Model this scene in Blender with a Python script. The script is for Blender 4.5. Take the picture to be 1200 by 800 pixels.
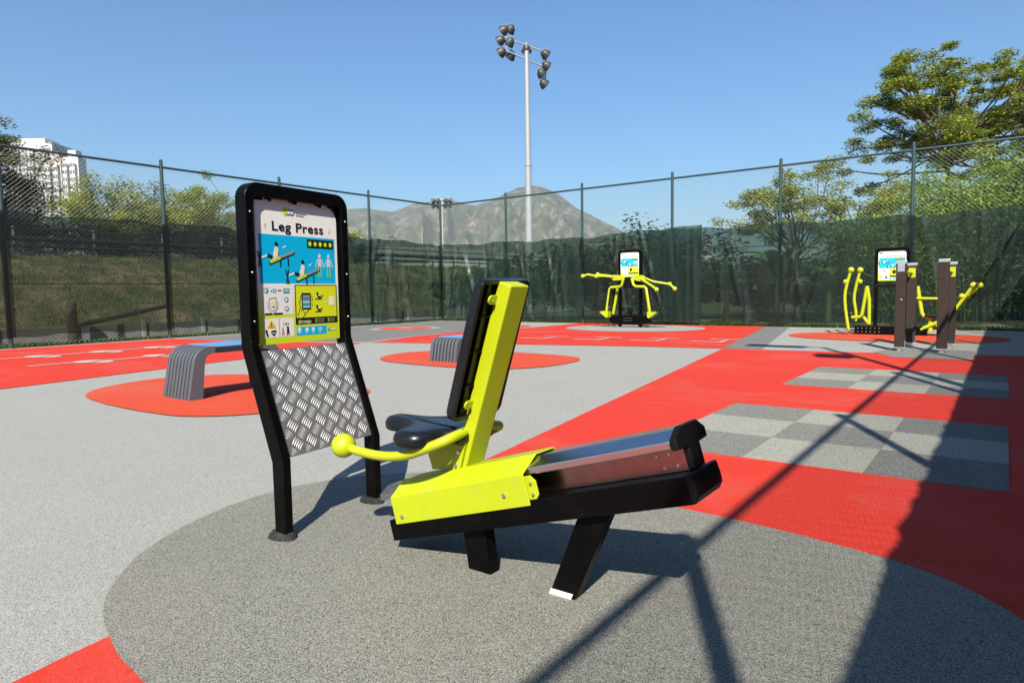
import bpy, bmesh, math, random
import numpy as np
from mathutils import Vector, Matrix, noise as mnoise

for o in list(bpy.data.objects):
    bpy.data.objects.remove(o)
SC = bpy.context.scene
COL = SC.collection
R = math.radians
rnd = random.Random(7)

# ------------------------------------------------------------------ camera, sky, sun, exposure
# court frame: +X along the back fence, +Y towards it, metres; the tripod stands at the origin
PITCH, ROLL, YAW = 0.0750958535, -0.0150871143, -0.633937122
FOCAL_PX = 786.43
ur = np.array([math.cos(YAW), math.sin(YAW), 0]); vr = np.array([-math.sin(YAW), math.cos(YAW), 0])
c, s = math.cos(PITCH), math.sin(PITCH)
Rp = np.array([[1, 0, 0], [0, c, -s], [0, s, c]])
c, s = math.cos(ROLL), math.sin(ROLL)
Rr = np.array([[c, 0, s], [0, 1, 0], [-s, 0, c]])
CM = Rr @ Rp @ np.array([ur, vr, [0, 0, 1]]).T
cam_data = bpy.data.cameras.new('camera')
cam_data.sensor_width = 36.0
cam_data.lens = FOCAL_PX / 1200 * 36
cam_data.clip_end = 9000
cam = bpy.data.objects.new('camera', cam_data)
COL.objects.link(cam)
cam.matrix_world = Matrix(((CM[0][0], CM[2][0], -CM[1][0], 0), (CM[0][1], CM[2][1], -CM[1][1], 0),
                           (CM[0][2], CM[2][2], -CM[1][2], 1.1), (0, 0, 0, 1)))
SC.camera = cam

SUN_EL = R(42.5)
SUN_DIR = Vector((0.4647, -0.8855, 0)).normalized()          # horizontal direction towards the sun
SUN_ROT = math.atan2(SUN_DIR.x, SUN_DIR.y)
world = bpy.data.worlds.new('World'); SC.world = world; world.use_nodes = True
nt = world.node_tree
sky = nt.nodes.new('ShaderNodeTexSky'); sky.sky_type = 'NISHITA'; sky.sun_disc = False
sky.sun_elevation = SUN_EL; sky.sun_rotation = SUN_ROT
sky.air_density = 1.5; sky.dust_density = 0.0; sky.ozone_density = 10.0
bgn = nt.nodes['Background']; bgn.inputs['Strength'].default_value = 0.064
tint = nt.nodes.new('ShaderNodeMix'); tint.data_type = 'RGBA'; tint.blend_type = 'MULTIPLY'; tint.inputs[0].default_value = 1.0
tint.inputs[7].default_value = (0.80, 0.95, 1.03, 1)                # the deep clear blue of a dry winter day
nt.links.new(sky.outputs['Color'], tint.inputs[6]); nt.links.new(tint.outputs[2], bgn.inputs['Color'])
sun_data = bpy.data.lights.new('sun', 'SUN'); sun_data.energy = 5.0; sun_data.angle = R(0.5)
sun_data.color = (1.0, 0.94, 0.83)
sun = bpy.data.objects.new('sun', sun_data); COL.objects.link(sun)
to_sun = (SUN_DIR * math.cos(SUN_EL) + Vector((0, 0, math.sin(SUN_EL)))).normalized()
sun.rotation_euler = to_sun.to_track_quat('Z', 'Y').to_euler()
SC.view_settings.view_transform = 'Standard'; SC.view_settings.look = 'None'
SC.view_settings.exposure = 1.10; SC.view_settings.gamma = 1.0

# ------------------------------------------------------------------ materials
def nmat(name):
    m = bpy.data.materials.new(name); m.use_nodes = True
    return m, m.node_tree, m.node_tree.nodes['Principled BSDF']
def N(t, kind, **kw):
    n = t.nodes.new(kind)
    for k, v in kw.items():
        if k in n.inputs: n.inputs[k].default_value = v
        else: setattr(n, k, v)
    return n
def ramp(t, fac, stops, interp='LINEAR'):
    r = t.nodes.new('ShaderNodeValToRGB'); r.color_ramp.interpolation = interp
    e = r.color_ramp.elements
    while len(e) < len(stops): e.new(0.5)
    for i, (p, col) in enumerate(stops):
        e[i].position = p; e[i].color = (*col, 1)
    t.links.new(fac, r.inputs['Fac']); return r
def coords(t, scale=None):
    tc = t.nodes.new('ShaderNodeTexCoord')
    if scale is None: return tc.outputs['Object']
    mp = t.nodes.new('ShaderNodeMapping'); mp.inputs['Scale'].default_value = scale
    t.links.new(tc.outputs['Object'], mp.inputs['Vector']); return mp.outputs['Vector']
def plain(name, col, rough=0.5, metal=0.0, var=0.0, vscale=8.0, bump=0.0, bscale=200.0, coat=0.0, spec=0.5, grime=0.0):
    m, t, b = nmat(name)
    b.inputs['Roughness'].default_value = rough; b.inputs['Metallic'].default_value = metal
    b.inputs['Specular IOR Level'].default_value = spec
    if coat: b.inputs['Coat Weight'].default_value = coat; b.inputs['Coat Roughness'].default_value = 0.08
    if var:
        n = N(t, 'ShaderNodeTexNoise', Scale=vscale, Detail=6.0, Roughness=0.65); t.links.new(coords(t), n.inputs['Vector'])
        lo = tuple(x * (1 - var) for x in col); hi = tuple(min(1, x * (1 + var)) for x in col)
        r = ramp(t, n.outputs['Fac'], [(0.3, lo), (0.7, hi)]); t.links.new(r.outputs['Color'], b.inputs['Base Color'])
    else: b.inputs['Base Color'].default_value = (*col, 1)
    if grime:
        n5 = N(t, 'ShaderNodeTexNoise', Scale=11.0, Detail=10.0, Roughness=.75); t.links.new(coords(t), n5.inputs['Vector'])
        r5 = ramp(t, n5.outputs['Fac'], [(.48, (0, 0, 0)), (.80, (1, 1, 1))])
        mu = N(t, 'ShaderNodeMath', operation='MULTIPLY'); mu.inputs[1].default_value = grime; t.links.new(r5.outputs['Color'], mu.inputs[0])
        mg = N(t, 'ShaderNodeMix', data_type='RGBA'); mg.inputs[7].default_value = (.16, .145, .12, 1); t.links.new(mu.outputs[0], mg.inputs[0])
        if b.inputs['Base Color'].links: t.links.new(b.inputs['Base Color'].links[0].from_socket, mg.inputs[6])
        else: mg.inputs[6].default_value = (*col, 1)
        t.links.new(mg.outputs[2], b.inputs['Base Color'])
        rr5 = N(t, 'ShaderNodeMapRange'); rr5.inputs['To Min'].default_value = rough - .06; rr5.inputs['To Max'].default_value = rough + .25; t.links.new(n5.outputs['Fac'], rr5.inputs['Value']); t.links.new(rr5.outputs['Result'], b.inputs['Roughness'])
    if bump:
        n2 = N(t, 'ShaderNodeTexNoise', Scale=bscale, Detail=3.0); t.links.new(coords(t), n2.inputs['Vector'])
        bp = N(t, 'ShaderNodeBump', Strength=bump, Distance=0.002); t.links.new(n2.outputs['Fac'], bp.inputs['Height'])
        t.links.new(bp.outputs['Normal'], b.inputs['Normal'])
    return m
def rubber(name, stops, scale=260.0, tint=0.07, streak=None, bump=0.5, dust=.20):
    """poured rubber granules: every granule its own shade, slow wear over metres"""
    m, t, b = nmat(name)
    v = N(t, 'ShaderNodeTexVoronoi', Scale=scale); v.feature = 'F1'
    vec = coords(t, streak)
    t.links.new(vec, v.inputs['Vector'])
    sep = t.nodes.new('ShaderNodeSeparateColor'); t.links.new(v.outputs['Color'], sep.inputs['Color'])
    r = ramp(t, sep.outputs['Red'], [(p, tuple(x * .465 for x in q)) for p, q in stops])
    n = N(t, 'ShaderNodeTexNoise', Scale=1.3, Detail=7.0, Roughness=0.6); t.links.new(coords(t), n.inputs['Vector'])
    r2 = ramp(t, n.outputs['Fac'], [(0.25, (1 - tint,) * 3), (0.75, (1, 1, 1))])
    mx = N(t, 'ShaderNodeMix', data_type='RGBA', blend_type='MULTIPLY'); mx.inputs[0].default_value = 1.0
    t.links.new(r.outputs['Color'], mx.inputs[6]); t.links.new(r2.outputs['Color'], mx.inputs[7])
    # scuffs and dust: broken patches, and small dark specks of dirt
    n3 = N(t, 'ShaderNodeTexNoise', Scale=.55, Detail=9.0, Roughness=.72, Distortion=.6); t.links.new(coords(t, (1, 1.6, 1)), n3.inputs['Vector'])
    r3 = ramp(t, n3.outputs['Fac'], [(.50, (0, 0, 0)), (.74, (1, 1, 1))])
    ms = N(t, 'ShaderNodeMath', operation='MULTIPLY'); ms.inputs[1].default_value = dust; t.links.new(r3.outputs['Color'], ms.inputs[0])
    mx2 = N(t, 'ShaderNodeMix', data_type='RGBA'); mx2.inputs[7].default_value = (.25, .22, .19, 1)
    t.links.new(ms.outputs[0], mx2.inputs[0]); t.links.new(mx.outputs[2], mx2.inputs[6])
    n4 = N(t, 'ShaderNodeTexNoise', Scale=17.0, Detail=3.0); t.links.new(coords(t), n4.inputs['Vector'])
    r4 = ramp(t, n4.outputs['Fac'], [(.68, (1, 1, 1)), (.76, (.72, .72, .72))])
    mx3 = N(t, 'ShaderNodeMix', data_type='RGBA', blend_type='MULTIPLY'); mx3.inputs[0].default_value = 1.0
    t.links.new(mx2.outputs[2], mx3.inputs[6]); t.links.new(r4.outputs['Color'], mx3.inputs[7])
    t.links.new(mx3.outputs[2], b.inputs['Base Color'])
    b.inputs['Roughness'].default_value = 0.85; b.inputs['Specular IOR Level'].default_value = 0.25
    bp = N(t, 'ShaderNodeBump', Strength=bump, Distance=0.003); bp.invert = True
    t.links.new(v.outputs['Distance'], bp.inputs['Height']); t.links.new(bp.outputs['Normal'], b.inputs['Normal'])
    return m
def leafmat(name, stops, rough=0.55, trans=0.25):
    m, t, b = nmat(name)
    g = t.nodes.new('ShaderNodeNewGeometry')
    r = ramp(t, g.outputs['Random Per Island'], [(p, tuple(x * .84 for x in q)) for p, q in stops]); t.links.new(r.outputs['Color'], b.inputs['Base Color'])
    b.inputs['Roughness'].default_value = rough
    tr = t.nodes.new('ShaderNodeBsdfTranslucent'); t.links.new(r.outputs['Color'], tr.inputs['Color'])
    mx = N(t, 'ShaderNodeMixShader'); mx.inputs[0].default_value = trans
    t.links.new(b.outputs[0], mx.inputs[1]); t.links.new(tr.outputs[0], mx.inputs[2])
    t.links.new(mx.outputs[0], t.nodes['Material Output'].inputs['Surface'])
    return m
def mesh_fabric(name, col, see):
    """open woven shade net: part of the light passes straight between the threads"""
    m, t, b = nmat(name)
    n = N(t, 'ShaderNodeTexNoise', Scale=1.4, Detail=5.0); t.links.new(coords(t, (1, 1, 2.2)), n.inputs['Vector'])
    r = ramp(t, n.outputs['Fac'], [(0.3, tuple(x * .75 for x in col)), (0.7, tuple(x * 1.3 for x in col))])
    t.links.new(r.outputs['Color'], b.inputs['Base Color']); b.inputs['Roughness'].default_value = 0.38; b.inputs['Specular IOR Level'].default_value = .6
    tl = t.nodes.new('ShaderNodeBsdfTranslucent'); t.links.new(r.outputs['Color'], tl.inputs['Color'])
    m1 = N(t, 'ShaderNodeMixShader'); m1.inputs[0].default_value = 0.25
    t.links.new(b.outputs[0], m1.inputs[1]); t.links.new(tl.outputs[0], m1.inputs[2])
    tp = N(t, 'ShaderNodeBsdfTransparent'); tp.inputs['Color'].default_value = (0.80, 1.0, 0.86, 1)
    m2 = N(t, 'ShaderNodeMixShader'); m2.inputs[0].default_value = see
    t.links.new(m1.outputs[0], m2.inputs[1]); t.links.new(tp.outputs[0], m2.inputs[2])
    t.links.new(m2.outputs[0], t.nodes['Material Output'].inputs['Surface'])
    return m

def g3(*v): return [(p, (x, x * k, x * q)) for p, x, k, q in v]
M = {}
M['light'] = rubber('light_grey_rubber', g3((0, .25, 1, .90), (.25, .48, 1, .91), (.7, .62, 1, .91), (1, .76, 1, .93)))
M['mid'] = rubber('mid_grey_rubber', g3((0, .13, 1, .96), (.4, .28, 1, .96), (1, .42, 1, .96)))
M['dark'] = rubber('dark_grey_rubber', g3((0, .07, 1, .90), (.22, .25, 1, .88), (.65, .42, .99, .84), (1, .64, .98, .84)), tint=.10, scale=320)
M['red'] = rubber('red_rubber', [(0, (.86, .034, .018)), (.5, (.98, .052, .026)), (1, (1, .095, .050))], bump=.2, tint=.04)
M['orange'] = rubber('orange_rubber', [(0, (.82, .075, .028)), (.5, (.95, .10, .036)), (1, (1, .15, .06))], bump=.2, tint=.05)
M['tile_dark'] = rubber('dark_tile_rubber', g3((0, .17, 1, .93), (.5, .34, 1, .91), (1, .49, 1, .88)), streak=(1, .35, 1))
M['tile_light'] = rubber('light_tile_rubber', g3((0, .34, .99, .87), (.5, .54, .99, .85), (1, .70, .99, .82)), streak=(1, .35, 1))
M['tile_black'] = rubber('charcoal_tile_rubber', g3((0, .14, 1, .94), (.5, .29, 1, .92), (1, .43, 1, .89)), streak=(1, .35, 1))
M['mark'] = rubber('pale_marking_rubber', g3((0, .70, .93, .86), (1, 1.0, .93, .86)))
M['dash'] = rubber('dusty_marking_rubber', [(0, (.72, .36, .30)), (1, (.9, .48, .42))])
M['mound'] = rubber('black_rubber_mound', g3((0, .01, 1, 1), (.7, .035, 1, 1), (1, .16, 1, 1)), scale=330, bump=1.0)
M['black'] = plain('black_powder_coat', (.0018, .0017, .0019), .27, var=.25, vscale=5, bump=.05, bscale=500, spec=.09, grime=.018)
M['matte'] = plain('black_plastic', (.004, .004, .0045), .45, spec=.17)
M['vinyl'] = plain('black_seat_vinyl', (.006, .0065, .009), .3, bump=.06, bscale=420, spec=.35)
M['lime'] = plain('lime_powder_coat', (.34, .395, .004), .34, var=.05, vscale=3, bump=.05, bscale=420, grime=.16)
M['steel'] = plain('polished_steel', (.52, .52, .53), .22, 1.0, var=.06, vscale=6)
M['steelweb'] = plain('brushed_steel_web', (.25, .215, .20), .24, 1.0, var=.2, vscale=7)
M['bolt'] = plain('bolt_steel', (.55, .55, .55), .3, 1.0)
M['tread'] = plain('aluminium_tread_plate', (.25, .247, .235), .42, .7, var=.15, vscale=14)
M['treadbar'] = plain('worn_aluminium_ridges', (.58, .57, .545), .38, .45)
M['bench'] = plain('grey_moulded_plastic', (.072, .079, .090), .5, var=.06, spec=.3)
M['groove'] = plain('dark_grey_plastic', (.018, .021, .03), .6, spec=.2)
M['blue'] = plain('blue_bench_top', (.11, .27, .50), .3)
M['brown'] = plain('brown_composite_post', (.026, .017, .0135), .65, var=.18, vscale=9, spec=.25)
M['alu'] = plain('brushed_aluminium', (.6, .6, .6), .35, .9)
M['teal'] = plain('green_fence_paint', (.020, .046, .046), .45, var=.2)
M['wire'] = plain('weathered_chain_link', (.27, .31, .25), .4, .1)
M['cord'] = plain('black_cord', (.01, .012, .012), .7)
M['net'] = mesh_fabric('green_shade_net', (.0042, .0115, .0078), .27)
M['net_corner'] = mesh_fabric('folded_shade_net', (.009, .0215, .016), .24)
M['net_left'] = mesh_fabric('dark_shade_net', (.0035, .005, .004), .31)
M['net_dense'] = mesh_fabric('dense_shade_net', (.008, .016, .012), .008)
M['galv'] = plain('galvanised_mast', (.30, .31, .32), .45, .2, var=.10)
M['lampglass'] = plain('lamp_glass', (.75, .78, .80), .15)
M['lampback'] = plain('lamp_housing', (.03, .03, .033), .5)
M['concrete'] = plain('grey_concrete', (.16, .155, .145), .9, var=.3, vscale=4)
M['white'] = plain('white_wall_paint', (.46, .455, .44), .7, var=.05, vscale=.1)
M['pink'] = plain('pinkish_wall_tile', (.46, .36, .32), .7)
M['window'] = plain('dark_window', (.10, .12, .14), .2)
M['bark'] = plain('bark', (.11, .085, .06), .9, var=.3, vscale=6)
M['barkpale'] = plain('pale_bark', (.20, .16, .11), .9, var=.3, vscale=6)
def pm(n, c): M[n] = plain(n, tuple(x * .80 for x in c), .35, coat=.2)
pm('print_white', (.84, .82, .77)); pm('print_cyan', (.0, .48, .80)); pm('print_lime', (.62, .78, .02)); pm('print_yellow', (.72, .78, .015))
pm('print_black', (.012, .012, .012)); pm('print_teal', (.02, .40, .48)); pm('print_pale', (.62, .72, .80)); pm('print_amber', (.80, .48, .0))
pm('print_green', (.25, .62, .12)); pm('print_grey', (.30, .30, .32)); pm('print_pink', (.55, .25, .25)); pm('print_softyellow', (.80, .80, .45))
def panelmat():
    m, t, b = nmat('sign_print_base'); b.inputs['Roughness'].default_value = .35; b.inputs['Coat Weight'].default_value = .2
    tc = t.nodes.new('ShaderNodeTexCoord'); sp = t.nodes.new('ShaderNodeSeparateXYZ'); t.links.new(tc.outputs['Generated'], sp.inputs[0])
    r = ramp(t, sp.outputs['Z'], [(0.18, (.48, .60, .015)), (.42, (.74, .72, .68))]); t.links.new(r.outputs['Color'], b.inputs['Base Color'])
    return m
M['panel'] = panelmat()

# ------------------------------------------------------------------ mesh helpers
ROOT = {}
class MB:
    def __init__(s): s.v = []; s.f = []; s.m = []
    def add(s, vs, fs, mi=0):
        o = len(s.v); s.v += [tuple(x) for x in vs]
        s.f += [tuple(i + o for i in f) for f in fs]; s.m += [mi] * len(fs); return s
    def box(s, cen, size, rot=None, mi=0):
        x, y, z = (k / 2 for k in size); vs = []
        for a in (-x, x):
            for b in (-y, y):
                for d in (-z, z):
                    p = Vector((a, b, d))
                    if rot is not None: p = rot @ p
                    vs.append(p + Vector(cen))
        return s.add(vs, [(0, 1, 3, 2), (4, 6, 7, 5), (0, 4, 5, 1), (2, 3, 7, 6), (0, 2, 6, 4), (1, 5, 7, 3)], mi)
    def tube(s, path, r, n=10, mi=0, cap=True):
        P = [Vector(p) for p in path]; k = len(P); rs = r if isinstance(r, (list, tuple)) else [r] * k
        vs = []; up = None
        for i in range(k):
            t = (P[min(i + 1, k - 1)] - P[max(i - 1, 0)]).normalized()
            if up is None: up = Vector((0, 0, 1)) if abs(t.z) < .9 else Vector((1, 0, 0))
            a = t.cross(up)
            if a.length < 1e-4: a = t.orthogonal()
            a.normalize(); b = a.cross(t).normalized(); up = b
            for j in range(n):
                an = 2 * math.pi * j / n
                vs.append(P[i] + (a * math.cos(an) + b * math.sin(an)) * rs[i])
        fs = [(i * n + j, i * n + (j + 1) % n, (i + 1) * n + (j + 1) % n, (i + 1) * n + j) for i in range(k - 1) for j in range(n)]
        if cap: fs += [tuple(range(n - 1, -1, -1)), tuple((k - 1) * n + j for j in range(n))]
        return s.add(vs, fs, mi)
    def sphere(s, cen, r, nu=16, nv=10, mi=0, sc=(1, 1, 1)):
        vs = [Vector(cen) + Vector((0, 0, r * sc[2]))]
        for i in range(1, nv):
            th = math.pi * i / nv
            for j in range(nu):
                ph = 2 * math.pi * j / nu
                vs.append(Vector(cen) + Vector((r * sc[0] * math.sin(th) * math.cos(ph), r * sc[1] * math.sin(th) * math.sin(ph), r * sc[2] * math.cos(th))))
        vs.append(Vector(cen) - Vector((0, 0, r * sc[2]))); L = len(vs) - 1; fs = []
        for j in range(nu):
            fs.append((0, 1 + j, 1 + (j + 1) % nu)); fs.append((L, 1 + (nv - 2) * nu + (j + 1) % nu, 1 + (nv - 2) * nu + j))
            for i in range(nv - 2):
                a = 1 + i * nu
                fs.append((a + j, a + nu + j, a + nu + (j + 1) % nu, a + (j + 1) % nu))
        return s.add(vs, fs, mi)
    def prism(s, poly, d, mi=0):
        d = Vector(d); k = len(poly); P = [Vector(p) for p in poly]
        return s.add(P + [p + d for p in P], [tuple(range(k - 1, -1, -1)), tuple(range(k, 2 * k))] + [(i, (i + 1) % k, k + (i + 1) % k, k + i) for i in range(k)], mi)
    def poly(s, pts, mi=0): return s.add(pts, [tuple(range(len(pts)))], mi)
    def build(s, name, mats, parent=None, smooth=0, bevel=0, origin=None, kind=None, recalc=True, seg=2):
        o0 = Vector((0, 0, 0))
        if parent is not None: o0 = ROOT[parent.name]
        elif origin is not None: o0 = Vector(origin)
        me = bpy.data.meshes.new(name)
        me.from_pydata([tuple(Vector(p) - o0) for p in s.v], [], s.f)
        for m in (mats if isinstance(mats, list) else [mats]): me.materials.append(M[m])
        if any(s.m): me.polygons.foreach_set('material_index', s.m)
        if recalc:
            bm = bmesh.new(); bm.from_mesh(me); bmesh.ops.recalc_face_normals(bm, faces=bm.faces); bm.to_mesh(me); bm.free()
        me.update()
        if smooth:
            me.shade_smooth(); me.set_sharp_from_angle(angle=R(smooth))
        o = bpy.data.objects.new(name, me); COL.objects.link(o)
        if parent is not None: o.parent = parent; ROOT[o.name] = o0
        else: o.location = o0; ROOT[o.name] = o0
        if bevel:
            b = o.modifiers.new('bevel', 'BEVEL'); b.width = bevel; b.segments = seg; b.limit_method = 'ANGLE'; b.angle_limit = R(35); b.harden_normals = False
        if kind: o['kind'] = kind
        return o
def parts(mb, name, mats, parent, **kw):
    """every connected piece of the shape list becomes a part of its own"""
    n = len(mb.v); lab = list(range(n))
    def find(a):
        while lab[a] != a: lab[a] = lab[lab[a]]; a = lab[a]
        return a
    for f in mb.f:
        for q in f[1:]: lab[find(q)] = find(f[0])
    grp = {}
    for f, m in zip(mb.f, mb.m): grp.setdefault(find(f[0]), []).append((f, m))
    out = []
    for g in grp.values():
        used = sorted({i for f, _ in g for i in f}); ix = {a: i for i, a in enumerate(used)}; q = MB(); q.v = [mb.v[i] for i in used]; q.f = [tuple(ix[i] for i in f) for f, _ in g]; q.m = [m for _, m in g]
        out.append(q.build(name, mats, parent, **kw))
    return out
def thing(name, label, cat, loc, group=None):
    o = bpy.data.objects.new(name, None); COL.objects.link(o); o.location = loc; o.empty_display_size = .2
    o['label'] = label; o['category'] = cat
    if group: o['group'] = group
    ROOT[o.name] = Vector(loc); return o
def tag(o, label, cat, group=None):
    o['label'] = label; o['category'] = cat
    if group: o['group'] = group
    return o
def spline(pts, k=6):
    P = [Vector(p) for p in pts]; out = []
    for i in range(len(P) - 1):
        a, b, c2, d = P[max(i - 1, 0)], P[i], P[i + 1], P[min(i + 2, len(P) - 1)]
        for j in range(k):
            t = j / k
            out.append(.5 * ((2 * b) + (c2 - a) * t + (2 * a - 5 * b + 4 * c2 - d) * t * t + (3 * b - a - 3 * c2 + d) * t ** 3))
    out.append(P[-1]); return out
def closed(pts, k=6):
    n = len(pts); P = [Vector(p) for p in pts]; out = []
    for i in range(n):
        a, b, c2, d = P[i - 1], P[i], P[(i + 1) % n], P[(i + 2) % n]
        for j in range(k):
            t = j / k
            out.append(.5 * ((2 * b) + (c2 - a) * t + (2 * a - 5 * b + 4 * c2 - d) * t * t + (3 * b - a - 3 * c2 + d) * t ** 3))
    return out
def view(fwd, right, z=0.0):
    """surveyed from the tripod: metres ahead and metres to the right"""
    return Vector((-.5923 * fwd + .8057 * right, .8057 * fwd + .5923 * right, z))

# ------------------------------------------------------------------ ground and court surface
def sheet(name, pts, z, mat):
    q = []
    for i, p in enumerate(pts):
        p2 = pts[(i + 1) % len(pts)]; L = math.hypot(p2[0] - p[0], p2[1] - p[1]); k = max(1, int(L / .035)) if L < 30 else 1
        nx, ny = (-(p2[1] - p[1]) / L, (p2[0] - p[0]) / L) if L else (0, 0)
        for j in range(k):
            t = j / k; x, y = p[0] + (p2[0] - p[0]) * t, p[1] + (p2[1] - p[1]) * t
            a = .0045 * mnoise.noise(Vector((x * 23, y * 23, z * 50))) + .006 * mnoise.noise(Vector((x * 4, y * 4, z * 50 + 7)))
            q.append((x + nx * a, y + ny * a))
    pts = q
    o = MB().poly([(p[0], p[1], z) for p in pts]).build(name, mat, origin=(0, 0, 0), kind='structure', recalc=False)
    me = o.data
    if me.polygons[0].normal.z < 0: me.flip_normals()
    return o
def circ(cx, cy, rx, ry=None, n=72, a0=0):
    ry = ry or rx
    return [(cx + rx * math.cos(2 * math.pi * i / n), cy + ry * math.sin(2 * math.pi * i / n)) for i in range(n)]
def grassmat(name, a, b2, c2, sc=1.2):
    m, t, b = nmat(name)
    n = N(t, 'ShaderNodeTexNoise', Scale=sc, Detail=9.0, Roughness=.7); t.links.new(coords(t), n.inputs['Vector'])
    r = ramp(t, n.outputs['Fac'], [(p, tuple(x * .7 for x in q)) for p, q in ((.36, a), (.5, b2), (.66, c2))]); t.links.new(r.outputs['Color'], b.inputs['Base Color'])
    b.inputs['Roughness'].default_value = .95
    bp = N(t, 'ShaderNodeBump', Strength=.8, Distance=.05); n2 = N(t, 'ShaderNodeTexNoise', Scale=25.0, Detail=4.0)
    t.links.new(coords(t), n2.inputs['Vector']); t.links.new(n2.outputs['Fac'], bp.inputs['Height']); t.links.new(bp.outputs['Normal'], b.inputs['Normal'])
    return m
M['grass'] = grassmat('field_grass', (.05, .07, .02), (.08, .10, .03), (.14, .12, .05))
M['slope'] = grassmat('dry_grass_slope', (.035, .075, .012), (.15, .12, .045), (.42, .26, .16), .9)
XL, XR, YB = -17.6, 1.205, 19.42
FENCE_X0 = XL
def ground_sheet():
    mb = MB()
    mb.poly([(-3600, -1200, -.06), (2600, -1200, -.06), (2600, 4200, -.06), (-3600, 4200, -.06)])
    return mb.build('ground', 'grass', origin=(0, 0, 0), kind='structure', recalc=False)
ground_sheet()
slab = MB().box(((XL + XR) / 2, 6, -.05), (XR - XL + .1, 26.6, .1)).build('court_surface', 'light', origin=(0, 0, 0), kind='structure')
sheet('mid_grey_surface', [(-17.3, 8.9), (-14.56, 9.2), (-11.63, 10.25), (-12.15, 12.3), (-12.05, 14.0), (-11.8, 15.2), (-13.0, 16.2), (-14.2, 17.6), (-16.2, 19.2), (-17.3, 19.2)], .004, 'mid')
sheet('grey_path_band', [(-4.13, 12.06), (-3.45, 12.2), (-4.72, 19.2), (-5.35, 19.2)], .004, 'mid')
sheet('red_surface', [(-9.2, .5), (-9.81, 2.83), (-10.14, 4.5), (-10.5, 6.5), (-11.0, 8.4), (-11.43, 9.95), (-14.56, 9.05), (-17.3, 8.75), (-17.35, 0), (-17.35, -6.5), (-8.5, -6.5), (-8.7, -2)], .006, 'red')
sheet('red_surface', [(-11.38, 10.15), (-8.3, 11.1), (-5.7, 11.75), (-4.12, 12.0), (-5.35, 19.2), (-11.3, 19.2), (-11.35, 16.4), (-11.95, 14.0), (-11.95, 12.2)], .006, 'red')
sheet('red_surface', [(-2.0, -1.0), (-4.09, 11.98), (-3.0, 12.1), (-1.67, 12.3), (-.45, 12.55), (1.15, 12.8), (1.15, -6.5), (-1.1, -6.5)], .006, 'red')
blob = [(-9.05, 4.45), (-8.97, 3.9), (-8.65, 3.42), (-8.15, 3.13), (-7.4, 3.02), (-6.5, 3.02), (-5.9, 3.15), (-5.5, 3.6), (-5.4, 4.2), (-5.5, 4.8), (-5.95, 5.2), (-7.0, 5.36), (-8.25, 5.27), (-8.8, 4.95)]
blob = [(p.x, p.y) for p in closed([(x, y, 0) for x, y in blob], 10)]
sheet('orange_patch', blob, .010, 'orange')
sheet('dark_grey_patch', [((x + 7.22) * .95 - 1.50, (y - 4.19) * .985 + 1.975) for x, y in blob], .010, 'dark')
sheet('orange_patch', [(x * .97 - .02, y + 4.28) for x, y in blob], .010, 'orange')
sheet('orange_patch', circ(-1.92, 16.2, 2.05, 1.42), .010, 'orange')
sheet('pale_grey_disc', circ(-8.42, 17.25, 2.0, 1.6), .010, 'light')
for cx, cy in ((-14.72, 14.55), (-12.35, 16.45)):
    sheet('pale_grey_ring', circ(cx, cy, 1.08), .010, 'light')
    sheet('orange_disc', circ(cx, cy, .82), .014, 'orange')
    sheet('pale_grey_spot', circ(cx, cy, .24), .018, 'light')
sheet('grey_plate_surface', [(-1.72, 12.35), (-1.35, 11.62), (-.35, 11.62), (-.35, 13.2), (-1.5, 13.5)], .010, 'tile_dark')
# worn pale markings on the red
def mark(name, pts, mat): sheet(name, pts, .012, mat)
for cx, cy in ((-14.61, 4.85), (-14.62, 5.95), (-14.68, 7.05), (-12.59, 4.9), (-12.62, 6.05), (-12.62, 7.1), (-14.62, 3.8), (-14.7, 8.1)):
    mark('pale_oval_marking', circ(cx, cy, .24, .22, 24), 'mark')
    mark('pale_oval_marking', circ(cx + .28, cy + .1, .2, .17, 24), 'mark')
for cx, cy in ((-14.62, 4.3), (-14.61, 5.42), (-14.65, 6.5), (-12.63, 4.36), (-12.5, 5.45), (-12.55, 6.55), (-14.65, 7.6)):
    mark('dusty_dash_marking', [(cx - .1, cy - .33), (cx + .1, cy - .33), (cx + .1, cy + .33), (cx - .1, cy + .33)], 'dash')
for k in range(5):
    x = -10.3 + 1.27 * k; y = 12.35 + .23 * k
    for a, b2, w, l in ((0, 0, .66, .09), (.15, .75, .64, .09), (.55, .15, .08, .45)):
        mark('pale_line_marking', [(x + a, y + b2), (x + a + w, y + b2 + .1 * w), (x + a + w, y + b2 + l + .1 * w), (x + a, y + b2 + l)], 'mark')
# checker pads: 3 x 3 rubber tiles each, as thin pieces with a hairline joint
def checker(name, xs, ys, label_root):
    root = bpy.data.objects.new(name, None); COL.objects.link(root); root.location = (xs[0], ys[0], 0); root['kind'] = 'structure'
    ROOT[root.name] = Vector((xs[0], ys[0], 0))
    for i in range(3):
        for j in range(3):
            mt = 'tile_light' if (i + j) % 2 else ('tile_black' if i == 2 else 'tile_dark')
            x0, x1, y0, y1 = xs[i] + .0008, xs[i + 1] - .0008, ys[j] + .0008, ys[j + 1] - .0008
            MB().box(((x0 + x1) / 2, (y0 + y1) / 2, .006), (x1 - x0, y1 - y0, .008)).build('rubber_tile', mt, root)
checker('checker_pad', (-2.03, -1.34, -.64, .05), (4.32, 5.0, 5.67, 6.33), '')
checker('checker_pad', (-2.0, -1.33, -.62, .06), (7.86, 8.5, 9.15, 9.8), '')

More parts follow.
